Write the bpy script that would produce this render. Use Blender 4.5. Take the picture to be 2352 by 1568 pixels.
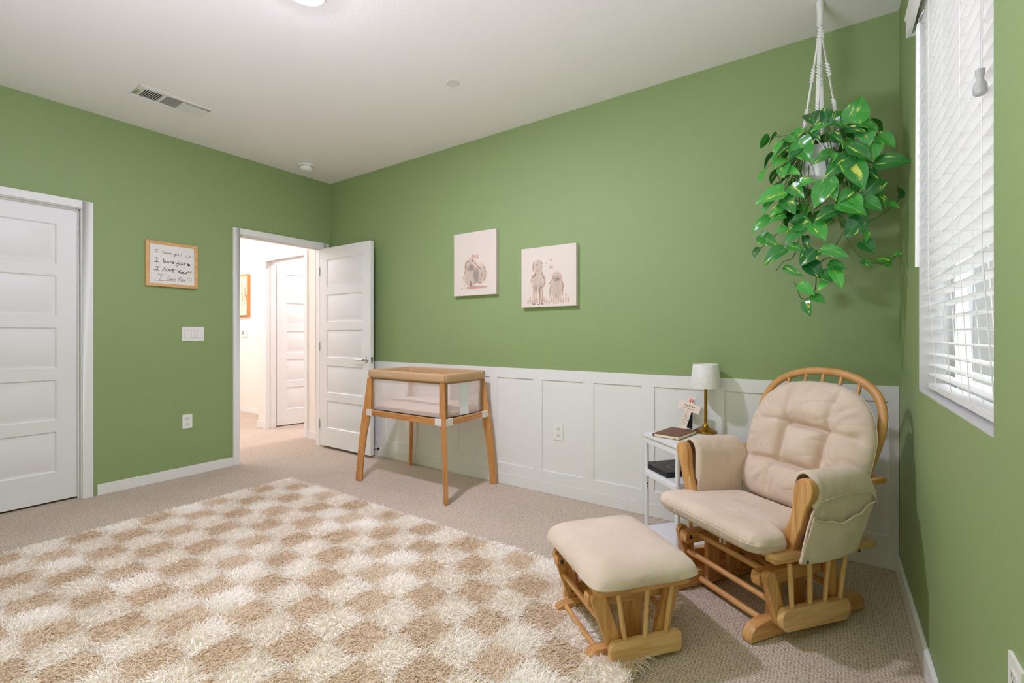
import bpy, bmesh, math, random
import numpy as np
from math import sin, cos, pi, radians, sqrt, exp, atan2
from mathutils import Vector, Matrix, noise as mnoise

for o in list(bpy.data.objects): bpy.data.objects.remove(o)
S = bpy.context.scene
COL = S.collection
random.seed(7)

# ------------------------------------------------------------------ camera, sky, light, exposure
XB, YA, XC, YF, ZC = -4.407, 2.985, 0.279, -0.55, 2.779   # left, back, right, front wall planes and ceiling
cd = bpy.data.cameras.new('camera'); cam = bpy.data.objects.new('camera', cd); COL.objects.link(cam)
cam.location = (0, 0, 1.17); cam.rotation_euler = (pi/2, 0, 0.60223)
cd.sensor_width = 36; cd.lens = 16.309; cd.shift_y = -0.00642; cd.clip_start = 0.02; cd.clip_end = 200
S.camera = cam
S.view_settings.view_transform = 'Standard'; S.view_settings.look = 'None'
S.view_settings.gamma = 1.0; S.view_settings.use_curve_mapping = False
S.view_settings.exposure = 0.0
W = bpy.data.worlds.new('sky'); S.world = W; W.use_nodes = True
WN = W.node_tree; WB = WN.nodes['Background']
WB.inputs[0].default_value = (0.86, 0.93, 1.0, 1); WB.inputs[1].default_value = 4.2
LAMP_E, HALL_E, ROOM_E = 650.0, 300.0, 420.0     # emission of the ceiling lamp, added hall lights, added far room light

sl = bpy.data.lights.new('sun', 'SUN'); sl.energy = 9.0; sl.angle = radians(.6); sl.color = (1, .95, .88)
so = bpy.data.objects.new('sun', sl); COL.objects.link(so); so.location = (0, 0, 8); so.rotation_euler = (radians(12), radians(-38), 0)   # from behind the house, lights the ground and wall outside
S.cycles.max_bounces = 16; S.cycles.diffuse_bounces = 10
# the photographer's flash, bounced off the ceiling from beside the camera
fl = bpy.data.lights.new('bounced_flash', 'AREA'); fl.shape = 'DISK'; fl.size = 1.0; fl.energy = 108; fl.color = (.92, .89, 1.20)
fo = bpy.data.objects.new('bounced_flash', fl); COL.objects.link(fo); fo.location = (-1.05, -.40, .95); fo.rotation_euler = (pi, 0, 0)

# ------------------------------------------------------------------ materials
def lin(c):
    return tuple((v/255/12.92 if v/255 <= .04045 else ((v/255+.055)/1.055)**2.4) for v in c) + (1,)
MATS = {}
def mat(name, rgb, rough=.6, metal=0, bump=None, var=None, spec=.5, sheen=0, coat=0, trans=0):
    """plain procedural surface; bump=(scale,strength,distance), var=(scale, rgb2)"""
    if name in MATS: return MATS[name]
    m = bpy.data.materials.new(name); m.use_nodes = True; MATS[name] = m
    nt = m.node_tree; b = nt.nodes['Principled BSDF']
    b.inputs['Base Color'].default_value = lin(rgb); b.inputs['Roughness'].default_value = rough
    b.inputs['Metallic'].default_value = metal; b.inputs['Specular IOR Level'].default_value = spec
    if sheen: b.inputs['Sheen Weight'].default_value = sheen
    if coat: b.inputs['Coat Weight'].default_value = coat
    if trans: b.inputs['Transmission Weight'].default_value = trans
    tc = nt.nodes.new('ShaderNodeTexCoord')
    if var:
        n = nt.nodes.new('ShaderNodeTexNoise'); n.inputs['Scale'].default_value = var[0]; n.inputs['Detail'].default_value = 4
        nt.links.new(tc.outputs['Object'], n.inputs['Vector'])
        mx = nt.nodes.new('ShaderNodeMix'); mx.data_type = 'RGBA'
        mx.inputs[6].default_value = lin(rgb); mx.inputs[7].default_value = lin(var[1])
        cr = nt.nodes.new('ShaderNodeMapRange'); cr.inputs[1].default_value = .35; cr.inputs[2].default_value = .68
        nt.links.new(n.outputs[0], cr.inputs[0]); nt.links.new(cr.outputs[0], mx.inputs[0])
        nt.links.new(mx.outputs[2], b.inputs['Base Color'])
    if bump:
        n = nt.nodes.new('ShaderNodeTexNoise'); n.inputs['Scale'].default_value = bump[0]; n.inputs['Detail'].default_value = 3
        nt.links.new(tc.outputs['Object'], n.inputs['Vector'])
        bp = nt.nodes.new('ShaderNodeBump'); bp.inputs['Strength'].default_value = bump[1]; bp.inputs['Distance'].default_value = bump[2]
        nt.links.new(n.outputs[0], bp.inputs['Height']); nt.links.new(bp.outputs[0], b.inputs['Normal'])
    return m

def wood(name, c1, c2, axis, rough=.42):
    """wood with grain stretched along an object axis"""
    if name in MATS: return MATS[name]
    m = bpy.data.materials.new(name); m.use_nodes = True; MATS[name] = m
    nt = m.node_tree; b = nt.nodes['Principled BSDF']; b.inputs['Roughness'].default_value = rough
    tc = nt.nodes.new('ShaderNodeTexCoord'); mp = nt.nodes.new('ShaderNodeMapping')
    sc = [14, 14, 14]; sc['XYZ'.index(axis)] = 1.1
    mp.inputs['Scale'].default_value = sc
    nt.links.new(tc.outputs['Object'], mp.inputs['Vector'])
    n = nt.nodes.new('ShaderNodeTexNoise'); n.inputs['Scale'].default_value = 3.2; n.inputs['Detail'].default_value = 5; n.inputs['Distortion'].default_value = 1.2
    nt.links.new(mp.outputs[0], n.inputs['Vector'])
    n2 = nt.nodes.new('ShaderNodeTexNoise'); n2.inputs['Scale'].default_value = 16; n2.inputs['Detail'].default_value = 3
    nt.links.new(mp.outputs[0], n2.inputs['Vector'])
    ad = nt.nodes.new('ShaderNodeMath'); ad.operation = 'MULTIPLY_ADD'; ad.inputs[1].default_value = .35
    nt.links.new(n2.outputs[0], ad.inputs[0]); nt.links.new(n.outputs[0], ad.inputs[2])
    cr = nt.nodes.new('ShaderNodeValToRGB')
    cr.color_ramp.elements[0].position = .45; cr.color_ramp.elements[0].color = lin(c2)
    cr.color_ramp.elements[1].position = .85; cr.color_ramp.elements[1].color = lin(c1)
    nt.links.new(ad.outputs[0], cr.inputs[0]); nt.links.new(cr.outputs[0], b.inputs['Base Color'])
    return m

def emit(name, rgb, strength):
    m = bpy.data.materials.new(name); m.use_nodes = True
    nt = m.node_tree; nt.nodes.remove(nt.nodes['Principled BSDF'])
    e = nt.nodes.new('ShaderNodeEmission'); e.inputs[0].default_value = rgb + (1,); e.inputs[1].default_value = strength
    nt.links.new(e.outputs[0], nt.nodes['Material Output'].inputs[0]); return m

GREEN = mat('green_wall_paint', (142, 162, 109), .55, bump=(150, .35, .003), spec=.35)
CEIL = mat('ceiling_paint', (232, 228, 223), .85, bump=(120, .3, .003), spec=.2)
WHITE = mat('white_trim_paint', (231, 230, 227), .45)
DOORW = mat('white_door_paint', (231, 230, 228), .42, bump=(260, .04, .001))
CREAM = mat('cream_wall_paint', (236, 229, 219), .7, bump=(150, .25, .002), spec=.25)
PLATE = mat('white_plastic', (236, 235, 230), .35)
SLOT = mat('dark_slot', (60, 58, 55), .6)
CHROME = mat('brushed_chrome', (200, 200, 200), .22, 1)
STEEL = mat('dark_bolt_steel', (120, 112, 95), .35, 1)
BLACK = mat('black_felt', (22, 22, 22), .8)
FABRIC = mat('beige_suede_fabric', (222, 202, 185), .9, bump=(420, .12, .001), var=(5, (212, 190, 171)), spec=.15, sheen=.25)
CH = ((219, 169, 108), (184, 126, 66))
WX, WY, WZ = (wood('oak_grain_'+a, CH[0], CH[1], a.upper()) for a in 'xyz')
LX, LZ = (wood('light_oak_grain_'+a, (234, 194, 138), (206, 154, 96), a.upper()) for a in 'xz')
BS = ((208, 148, 86), (180, 116, 58))
BX, BY, BZ = (wood('bassinet_wood_'+a, BS[0], BS[1], a.upper()) for a in 'xyz')
FRAMEW = wood('pine_frame', (224, 180, 122), (203, 152, 94), 'Y')

_n = FABRIC.node_tree; _f = [n for n in _n.nodes if n.type == 'BUMP'][0]           # soft creases on top of the nap
_t = [n for n in _n.nodes if n.type == 'TEX_COORD'][0]; _w = _n.nodes.new('ShaderNodeTexNoise'); _w.inputs['Scale'].default_value = 11; _w.inputs['Detail'].default_value = 5; _w.inputs['Distortion'].default_value = 1.6
_b = _n.nodes.new('ShaderNodeBump'); _b.inputs['Strength'].default_value = .5; _b.inputs['Distance'].default_value = .009
_n.links.new(_t.outputs['Object'], _w.inputs['Vector']); _n.links.new(_w.outputs[0], _b.inputs['Height']); _n.links.new(_b.outputs[0], _f.inputs['Normal'])

def carpet():
    m = bpy.data.materials.new('loop_carpet'); m.use_nodes = True
    nt = m.node_tree; b = nt.nodes['Principled BSDF']; b.inputs['Roughness'].default_value = .95
    b.inputs['Specular IOR Level'].default_value = .1
    tc = nt.nodes.new('ShaderNodeTexCoord'); mp = nt.nodes.new('ShaderNodeMapping')
    mp.inputs['Scale'].default_value = (1.0, 1.35, 1)
    nt.links.new(tc.outputs['Object'], mp.inputs['Vector'])
    v = nt.nodes.new('ShaderNodeTexVoronoi'); v.inputs['Scale'].default_value = 88; v.inputs['Randomness'].default_value = .38
    nt.links.new(mp.outputs[0], v.inputs['Vector'])
    n = nt.nodes.new('ShaderNodeTexNoise'); n.inputs['Scale'].default_value = 300; n.inputs['Detail'].default_value = 2
    nt.links.new(tc.outputs['Object'], n.inputs['Vector'])
    n3 = nt.nodes.new('ShaderNodeTexNoise'); n3.inputs['Scale'].default_value = 2.2; n3.inputs['Detail'].default_value = 3
    nt.links.new(tc.outputs['Object'], n3.inputs['Vector'])
    cr = nt.nodes.new('ShaderNodeValToRGB')
    cr.color_ramp.elements[0].position = .36; cr.color_ramp.elements[0].color = lin((216, 200, 181))
    cr.color_ramp.elements[1].position = .78; cr.color_ramp.elements[1].color = lin((150, 132, 114))
    nt.links.new(v.outputs['Distance'], cr.inputs[0])
    mx = nt.nodes.new('ShaderNodeMix'); mx.data_type = 'RGBA'; mx.blend_type = 'MULTIPLY'
    mr = nt.nodes.new('ShaderNodeMapRange'); mr.inputs[1].default_value = .3; mr.inputs[2].default_value = .7; mr.inputs[3].default_value = .92; mr.inputs[4].default_value = 1.0
    nt.links.new(n3.outputs[0], mr.inputs[0]); mx.inputs[0].default_value = 1
    nt.links.new(cr.outputs[0], mx.inputs[6]); nt.links.new(mr.outputs[0], mx.inputs[7])
    nt.links.new(mx.outputs[2], b.inputs['Base Color'])
    ad = nt.nodes.new('ShaderNodeMath'); ad.operation = 'MULTIPLY_ADD'; ad.inputs[1].default_value = -1.0
    ml = nt.nodes.new('ShaderNodeMath'); ml.operation = 'MULTIPLY'; ml.inputs[1].default_value = .25
    nt.links.new(n.outputs[0], ml.inputs[0]); nt.links.new(v.outputs['Distance'], ad.inputs[0]); nt.links.new(ml.outputs[0], ad.inputs[2])
    bp = nt.nodes.new('ShaderNodeBump'); bp.inputs['Strength'].default_value = .8; bp.inputs['Distance'].default_value = .006
    nt.links.new(ad.outputs[0], bp.inputs['Height']); nt.links.new(bp.outputs[0], b.inputs['Normal'])
    return m
CARPET = carpet()

# ------------------------------------------------------------------ mesh helpers
class MB:
    def __init__(s): s.v = []; s.f = []
    def add(s, vs, fs, M=None):
        o = len(s.v)
        s.v += [tuple(M @ Vector(p)) if M else tuple(p) for p in vs]
        s.f += [tuple(i+o for i in f) for f in fs]; return s
    def box(s, a, b, M=None):
        (x0, y0, z0), (x1, y1, z1) = a, b
        return s.add([(x0,y0,z0),(x1,y0,z0),(x1,y1,z0),(x0,y1,z0),(x0,y0,z1),(x1,y0,z1),(x1,y1,z1),(x0,y1,z1)],
                     [(0,3,2,1),(4,5,6,7),(0,1,5,4),(1,2,6,5),(2,3,7,6),(3,0,4,7)], M)
    def prism(s, poly, axis, lo, hi, M=None):
        n = len(poly)
        def P(a, b, t): return (t, a, b) if axis == 'x' else ((a, t, b) if axis == 'y' else (a, b, t))
        return s.add([P(a, b, lo) for a, b in poly] + [P(a, b, hi) for a, b in poly],
                     [tuple(range(n)), tuple(range(2*n-1, n-1, -1))] + [(i, i+n, (i+1) % n+n, (i+1) % n) for i in range(n)], M)
    def tube(s, pts, r, n=10, closed=False, flat=1.0, up=None, caps=True, M=None):
        """sweep a circle (or ellipse: flat scales the second axis) along pts; r is a number or a list"""
        P = [Vector(p) for p in pts]; k = len(P); rr = r if hasattr(r, '__len__') else [r]*k
        vs = []; ref = Vector(up) if up else None; side = None
        for i in range(k):
            a = P[i-1] if (i > 0 or closed) else P[i]; b = P[(i+1) % k] if (i < k-1 or closed) else P[i]
            t = (b-a).normalized() if (b-a).length > 1e-9 else Vector((0, 0, 1))
            if ref: side = t.cross(ref)
            elif side is None: side = t.cross(Vector((0, 0, 1)) if abs(t.z) < .9 else Vector((1, 0, 0)))
            else: side = side - t*side.dot(t)
            if side.length < 1e-6: side = t.orthogonal()
            side = side.normalized(); nrm = side.cross(t).normalized()
            for j in range(n):
                q = 2*pi*j/n
                vs.append(P[i] + side*(rr[i]*cos(q)) + nrm*(rr[i]*flat*sin(q)))
        fs = []
        for i in range(k if closed else k-1):
            for j in range(n):
                fs.append((i*n+j, i*n+(j+1) % n, ((i+1) % k)*n+(j+1) % n, ((i+1) % k)*n+j))
        if caps and not closed: fs += [tuple(range(n-1, -1, -1)), tuple((k-1)*n+j for j in range(n))]
        return s.add(vs, fs, M)
    def lathe(s, prof, n=32, c=(0, 0, 0), M=None):
        vs = []; fs = []; k = len(prof)
        for r, z in prof:
            for j in range(n): vs.append((c[0]+max(r, 1e-4)*cos(2*pi*j/n), c[1]+max(r, 1e-4)*sin(2*pi*j/n), c[2]+z))
        for i in range(k-1):
            for j in range(n): fs.append((i*n+j, i*n+(j+1) % n, (i+1)*n+(j+1) % n, (i+1)*n+j))
        fs += [tuple(range(n-1, -1, -1)), tuple((k-1)*n+j for j in range(n))]
        return s.add(vs, fs, M)
    def sphere(s, c, r, n=12, sc=(1, 1, 1), M=None):
        vs = []; fs = []; m = max(4, n//2)
        for i in range(m+1):
            t = pi*i/m
            for j in range(n):
                vs.append((c[0]+r*sc[0]*max(sin(t), 1e-3)*cos(2*pi*j/n), c[1]+r*sc[1]*max(sin(t), 1e-3)*sin(2*pi*j/n), c[2]+r*sc[2]*cos(t)))
        for i in range(m):
            for j in range(n): fs.append((i*n+j, (i+1)*n+j, (i+1)*n+(j+1) % n, i*n+(j+1) % n))
        return s.add(vs, fs, M)
    def grid(s, fn, nu, nv, M=None, wrapu=False):
        vs = [fn(i/(nu if wrapu else nu-1), j/(nv-1)) for i in range(nu) for j in range(nv)]
        fs = [(i*nv+j, ((i+1) % nu)*nv+j, ((i+1) % nu)*nv+j+1, i*nv+j+1) for i in range(nu if wrapu else nu-1) for j in range(nv-1)]
        return s.add(vs, fs, M)

def link(o, parent=None, loc=None):
    COL.objects.link(o)
    if parent: o.parent = parent
    if loc: o.location = loc
    return o
def obj(name, mb, m, parent=None, label=None, bev=0, seg=2, ang=38, merge=True, smooth=True, recalc=True):
    """one mesh object from a builder; bev rounds the sharp edges"""
    me = bpy.data.meshes.new(name); bm = bmesh.new()
    vs = [bm.verts.new(v) for v in mb.v]
    for f in mb.f:
        try: bm.faces.new([vs[i] for i in f])
        except ValueError: pass
    if merge: bmesh.ops.remove_doubles(bm, verts=bm.verts, dist=1e-5)
    if recalc: bmesh.ops.recalc_face_normals(bm, faces=bm.faces)
    if bev:
        bm.normal_update()
        es = [e for e in bm.edges if len(e.link_faces) == 2 and e.calc_face_angle(0) > radians(ang)]
        bmesh.ops.bevel(bm, geom=es, offset=bev, segments=seg, profile=.5, affect='EDGES', clamp_overlap=True)
    if smooth:
        for f in bm.faces: f.smooth = True
    bm.to_mesh(me); bm.free()
    if smooth: me.set_sharp_from_angle(angle=radians(ang))
    me.materials.append(m)
    o = bpy.data.objects.new(name, me); link(o, parent)
    if bev: w = o.modifiers.new('even_shading', 'WEIGHTED_NORMAL'); w.keep_sharp = True; w.weight = 100
    if label: o['label'] = label
    return o
def tag(o, label, cat, group=None):
    o['label'] = label; o['category'] = cat
    if group: o['group'] = group
    return o
def thing(name, label, cat, loc=(0, 0, 0), rz=0, group=None):
    o = bpy.data.objects.new(name, None); o.empty_display_size = .1; link(o)
    o.location = loc; o.rotation_euler = (0, 0, rz); return tag(o, label, cat, group)
def struct(name, mb, m, parent=None, **k):
    o = obj(name, mb, m, parent, **k)
    if not parent: o['kind'] = 'structure'
    return o
def text(name, body, size, m, parent, M, shear=0, align='CENTER', space=1.0, line=1.0):
    c = bpy.data.curves.new(name, 'FONT'); c.body = body; c.size = size; c.align_x = align; c.shear = shear
    c.space_character = space; c.space_line = line; c.extrude = .0002; c.resolution_u = 2
    t = bpy.data.objects.new('tmp', c); COL.objects.link(t)
    me = bpy.data.meshes.new_from_object(t.evaluated_get(bpy.context.evaluated_depsgraph_get()))
    bpy.data.objects.remove(t); me.name = name; me.transform(M); me.materials.clear(); me.materials.append(m)
    return link(bpy.data.objects.new(name, me), parent)
def arc(cx, cy, r, a0, a1, n): return [(cx+r*cos(a0+(a1-a0)*i/n), cy+r*sin(a0+(a1-a0)*i/n)) for i in range(n+1)]
def rrect(x0, y0, x1, y1, r, n=5):
    return arc(x1-r, y1-r, r, 0, pi/2, n) + arc(x0+r, y1-r, r, pi/2, pi, n) + arc(x0+r, y0+r, r, pi, 1.5*pi, n) + arc(x1-r, y0+r, r, 1.5*pi, 2*pi, n)
def smoothpath(pts, k=6):
    """Catmull-Rom through points"""
    P = [Vector(p) for p in pts]; out = []
    for i in range(len(P)-1):
        a, b, c, d = P[max(i-1, 0)], P[i], P[i+1], P[min(i+2, len(P)-1)]
        for j in range(k):
            t = j/k; out.append(.5*((2*b)+(c-a)*t+(2*a-5*b+4*c-d)*t*t+(3*b-a-3*c+d)*t**3))
    return out+[P[-1]]
# ------------------------------------------------------------------ room shell
struct('floor', MB().box((-8.2, YF-.15, -.1), (XC+.12, 5.2, 0)), CARPET)
struct('ceiling', MB().box((XB-.06, YF-.1, ZC), (XC+.12, YA+.1, ZC+.1)), CEIL)
D1 = (.165, .985, 2.068); D2 = (2.065, 2.895, 2.075)     # closet door and main door openings: y0, y1, top
def left_wall(name, x0, x1, m):
    b = MB()
    b.box((x0, YF-.1, 0), (x1, D1[0]-.03, ZC)); b.box((x0, D1[1]+.03, 0), (x1, D2[0]-.02, ZC)); b.box((x0, D2[1]+.02, 0), (x1, YA, ZC))
    b.box((x0, D1[0]-.03, D1[2]+.03), (x1, D1[1]+.03, ZC)); b.box((x0, D2[0]-.02, D2[2]+.02), (x1, D2[1]+.02, ZC))
    return struct(name, b, m)
left_wall('wall_left', XB-.06, XB, GREEN)
left_wall('wall_hall_side', XB-.12, XB-.06, CREAM)
struct('wall_back', MB().box((XB-.06, YA, 0), (XC+.12, YA+.02, ZC)), GREEN)
struct('wall_front', MB().box((XB-.12, YF-.12, 0), (XC+.12, YF, ZC)), GREEN)
WY0, WY1, WZ0, WZ1 = 1.362, 2.361, .955, 2.42           # window opening
WT = .15                                                # right wall thickness
b = MB()
b.box((XC, YF, 0), (XC+WT, WY0, ZC)); b.box((XC, WY1, 0), (XC+WT, YA+.02, ZC))
b.box((XC, WY0, 0), (XC+WT, WY1, WZ0)); b.box((XC, WY0, WZ1), (XC+WT, WY1, ZC))
struct('wall_right', b, GREEN)
# white returns of the window opening
b = MB()
b.box((XC+.001, WY0-.001, WZ0-.004), (XC+WT, WY1+.001, WZ0+.004)); b.box((XC+.001, WY1-.003, WZ0), (XC+WT, WY1+.004, WZ1))
b.box((XC+.001, WY0-.004, WZ0), (XC+WT, WY0+.003, WZ1)); b.box((XC+.001, WY0, WZ1-.003), (XC+WT, WY1, WZ1+.004))
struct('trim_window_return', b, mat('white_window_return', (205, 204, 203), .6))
# window: vinyl frame, sliding sash, panes
VINYL = mat('white_vinyl', (235, 236, 236), .35)
GLASS = bpy.data.materials.new('window_glass'); GLASS.use_nodes = True
nt = GLASS.node_tree; nt.nodes.remove(nt.nodes['Principled BSDF'])
g1 = nt.nodes.new('ShaderNodeBsdfTransparent'); g2 = nt.nodes.new('ShaderNodeBsdfGlossy'); g2.inputs['Roughness'].default_value = .02
g3 = nt.nodes.new('ShaderNodeMixShader'); g3.inputs[0].default_value = .06
nt.links.new(g1.outputs[0], g3.inputs[1]); nt.links.new(g2.outputs[0], g3.inputs[2]); nt.links.new(g3.outputs[0], nt.nodes['Material Output'].inputs[0])
x0 = XC+.095; x1 = XC+.145; ym = (WY0+WY1)/2
b = MB()
for a, c in (((WY0, WZ0), (WY0+.045, WZ1)), ((WY1-.045, WZ0), (WY1, WZ1)), ((WY0+.045, WZ0), (WY1-.045, WZ0+.05)), ((WY0+.045, WZ1-.045), (WY1-.045, WZ1))):
    b.box((x0, a[0], a[1]), (x1, c[0], c[1]))
win = struct('window_1', b, VINYL, bev=.003)
b = MB()
for a, c in (((ym-.03, WZ0+.05), (ym+.03, WZ1-.045)), ((WY0+.045, WZ0+.05), (WY0+.085, WZ1-.045)), ((WY0+.085, WZ0+.05), (ym-.03, WZ0+.09)), ((WY0+.085, WZ1-.085), (ym-.03, WZ1-.045))):
    b.box((x0+.012, a[0], a[1]), (x1-.01, c[0], c[1]))
obj('sash', b, VINYL, win, bev=.002)
obj('pane', MB().box((x0+.02, WY0+.07, WZ0+.07), (x0+.024, ym, WZ1-.06)), GLASS, win)
obj('pane', MB().box((x0+.032, ym, WZ0+.04), (x0+.036, WY1-.04, WZ1-.04)), GLASS, win)
# outside: pale neighbouring wall, ground
struct('ground_outside', MB().box((XC+WT, -4, -.35), (9, 9, -.3)), mat('pale_concrete', (156, 154, 150), .9, var=(3, (146, 144, 138))))
b = MB(); b.box((3.1, -5, -.3), (3.3, 10, 2.3))
struct('wall_outside', b, mat('pale_stucco', (116, 115, 113), .9, bump=(60, .3, .004), var=(4, (106, 105, 103))))
b = MB(); b.box((.5, 6.2, -.3), (3.1, 6.35, 2.5))
struct('wall_outside_end', b, mat('grey_end_wall', (146, 145, 143), .9))
b = MB()
for x in (.66, 1.02, 1.36, 1.9, 2.4): b.box((x, 6.12, -.3), (x+.05, 6.2, 2.45))
struct('trim_outside_battens', b, mat('outside_batten_paint', (166, 166, 164), .6))
b = MB()
for k in range(14):
    b.box((3.04, -1+k*.62, -.3), (3.1, -.9+k*.62, 2.35))
struct('trim_outside_posts', b, mat('outside_post_paint', (150, 150, 150), .7))

# baseboards
def base(name, a, c): return struct(name, MB().box(a, c), WHITE, bev=.004)
base('baseboard_left', (XB, 1.072, 0), (XB+.013, 2.003, .08))
base('baseboard_left', (XB, YF, 0), (XB+.013, .08, .08))
base('baseboard_right', (XC-.016, YF, 0), (XC, YA-.02, .088))
base('baseboard_front', (XB, YF, 0), (XC, YF+.013, .088))
# wainscot on the back wall: flat backing, rails and battens in one run of trim
b = MB(); b.box((XB+.001, YA-.006, 0), (XC-.001, YA+.005, .905))
struct('trim_wainscot_backing', b, WHITE)
b = MB(); yf = YA-.014
b.box((XB+.001, yf, .836), (XC-.001, YA, .914)); b.box((XB+.001, yf, .086), (XC-.001, YA, .165))
edges = [-4.32, -4.0, -3.93, -3.59, -3.51, -3.17, -3.09, -2.687, -2.598, -2.265, -2.183, -1.852, -1.772, -1.439, -1.356, -1.018, -.935, -.593, -.517, -.185, -.105, .236]
xs = [XB+.001]+edges+[XC-.001]
for i in range(0, len(xs)-1, 2): b.box((xs[i], yf, .16), (xs[i+1], YA, .84))
struct('trim_wainscot', b, WHITE, bev=.0025)
base('baseboard_back', (XB, YA-.019, 0), (XC, YA, .086))

# ------------------------------------------------------------------ doors and casings (left wall)
def casing(name, y0, y1, zt, x=XB, w=.057, d=.016, jamb=.12):
    """flat casing with jamb lining; jamb runs to -x"""
    b = MB()
    b.box((x, y0-w-.027+.02, 0), (x+d, y0-.005, zt+w)); b.box((x, y1+.005, 0), (x+d, y1+w+.007, zt+w)); b.box((x, y0-.005, zt+.005), (x+d, y1+.005, zt+w))
    return struct(name, b, WHITE, bev=.003)
def jamb(name, y0, y1, zt, x0, x1, stop):
    b = MB(); b.box((x0, y0-.02, 0), (x1, y0, zt)); b.box((x0, y1, 0), (x1, y1+.02, zt)); b.box((x0, y0-.02, zt), (x1, y1+.02, zt+.02))
    b.box((stop[0], y0, 0), (stop[1], y0+.011, zt)); b.box((stop[0], y1-.011, 0), (stop[1], y1, zt)); b.box((stop[0], y0, zt-.011), (stop[1], y1, zt))
    return struct(name, b, WHITE, bev=.002)
PZ = [(.215, .495), (.577, .857), (.940, 1.220), (1.305, 1.583), (1.665, 1.945)]
def door_slab(name, w, m=DOORW, t=.035, z0=.015, z1=2.045):
    """five panel moulded door in local coords: width along +x, faces at y=0 and y=t; panels recessed on both faces"""
    b = MB(); st = .115
    def face(y, s):
        b.add([(0,y,z0),(st,y,z0),(st,y,z1),(0,y,z1)], [(0,1,2,3)]); b.add([(w-st,y,z0),(w,y,z0),(w,y,z1),(w-st,y,z1)], [(0,1,2,3)])
        zz = [z0]+[v for p in PZ for v in p]+[z1]
        for i in range(0, len(zz), 2): b.add([(st,y,zz[i]),(w-st,y,zz[i]),(w-st,y,zz[i+1]),(st,y,zz[i+1])], [(0,1,2,3)])
        for a, c in PZ:
            R = [(0, 0), (.008, .009), (.018, .009), (.034, .003)]
            L = []
            for ins, dp in R:
                L.append([(st+ins, y+s*dp, a+ins), (w-st-ins, y+s*dp, a+ins), (w-st-ins, y+s*dp, c-ins), (st+ins, y+s*dp, c-ins)])
            for i in range(3):
                b.add(L[i]+L[i+1], [(k, (k+1) % 4, (k+1) % 4+4, k+4) for k in range(4)])
            b.add(L[3], [(0,1,2,3)])
    face(0, 1); face(t, -1)
    b.add([(0,0,z0),(w,0,z0),(w,t,z0),(0,t,z0)], [(0,1,2,3)]); b.add([(0,0,z1),(w,0,z1),(w,t,z1),(0,t,z1)], [(0,1,2,3)])
    b.add([(0,0,z0),(0,t,z0),(0,t,z1),(0,0,z1)], [(0,1,2,3)]); b.add([(w,0,z0),(w,t,z0),(w,t,z1),(w,0,z1)], [(0,1,2,3)])
    o = struct(name, b, m, ang=25); return o
casing('trim_1', D1[0], D1[1], D1[2]); jamb('trim_2', D1[0], D1[1], D1[2], XB-.12, XB+.002, (XB-.045, XB-.033))
d = door_slab('door_1', .815, z1=2.058); d.rotation_euler = (0, 0, pi/2); d.location = (XB-.047, D1[0]+.0025, 0)   # closed
struct('wall_closet', MB().box((XB-.9, -.1, 0), (XB-.88, 1.3, ZC)).box((XB-.9, -.12, 0), (XB-.11, -.1, ZC)).box((XB-.9, 1.3, 0), (XB-.11, 1.32, ZC)).box((XB-.9, -.12, ZC), (XB-.05, 1.32, ZC+.02)), CREAM)
casing('trim_3', D2[0], D2[1], D2[2]); casing('trim_4', D2[0], D2[1], D2[2], x=XB-.12-.016)
jamb('trim_5', D2[0], D2[1], D2[2], XB-.12, XB+.002, (XB-.075, XB-.04))
MAINW = .81
d2 = door_slab('door_2', MAINW, z0=.028, z1=2.064); d2.location = (XB+.011, 2.855, 0)
# handle: rose, neck, lever; latch plate on the free edge; hinges on the hinge edge
def handle(par, x, z, y, s, lev):
    o = obj('door_handle', MB().lathe([(.030, 0), (.030, .004), (.026, .009), (.012, .011), (.0105, .045), (.0, .047)], 28, M=Matrix.Translation((x, y, z)) @ Matrix.Rotation(s*pi/2, 4, 'X')), CHROME, par, label='chrome lever handle')
    obj('lever', MB().tube([(x, y-s*.042, z), (x+lev*.03, y-s*.046, z), (x+lev*.075, y-s*.045, z+.001), (x+lev*.112, y-s*.042, z+.002)], [.0095, .0085, .0075, .0065], 12), CHROME, o)
handle(d2, MAINW-.06, .93, 0, 1, -1); handle(d2, MAINW-.06, .93, .035, -1, -1)
o = obj('latch_plate', MB().box((MAINW-.001, .005, .90), (MAINW+.0015, .030, .96)), CHROME, d2)
obj('latch_bolt', MB().box((MAINW, .011, .92), (MAINW+.008, .024, .94)), CHROME, o)
for z in (.25, 1.05, 1.83):
    obj('hinge', MB().tube([(-.002, -.006, z-.045), (-.002, -.006, z+.045)], .006, 10), CHROME, d2)
# door stop screwed to the skirting behind the open door
t = thing('door_stop', 'small dark metal spring door stop screwed to the baseboard behind the open door', 'door stop', (-3.604, YA-.019, .072))
DARKM = mat('dark_nickel', (70, 68, 66), .3, 1)
obj('base_cup', MB().lathe([(.012, 0), (.011, .006), (.005, .010)], 16, M=Matrix.Rotation(pi/2, 4, 'X')), DARKM, t)
obj('spring', MB().tube([(.0045*cos(q*1.6), -.009-.0022*q, .0045*sin(q*1.6)) for q in np.linspace(0, 22, 130)], .0013, 6), DARKM, t)
obj('rubber_tip', MB().tube([(0, -.057, 0), (0, -.066, 0)], [.007, .006], 14), mat('grey_rubber', (110, 108, 105), .7), t)

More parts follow.
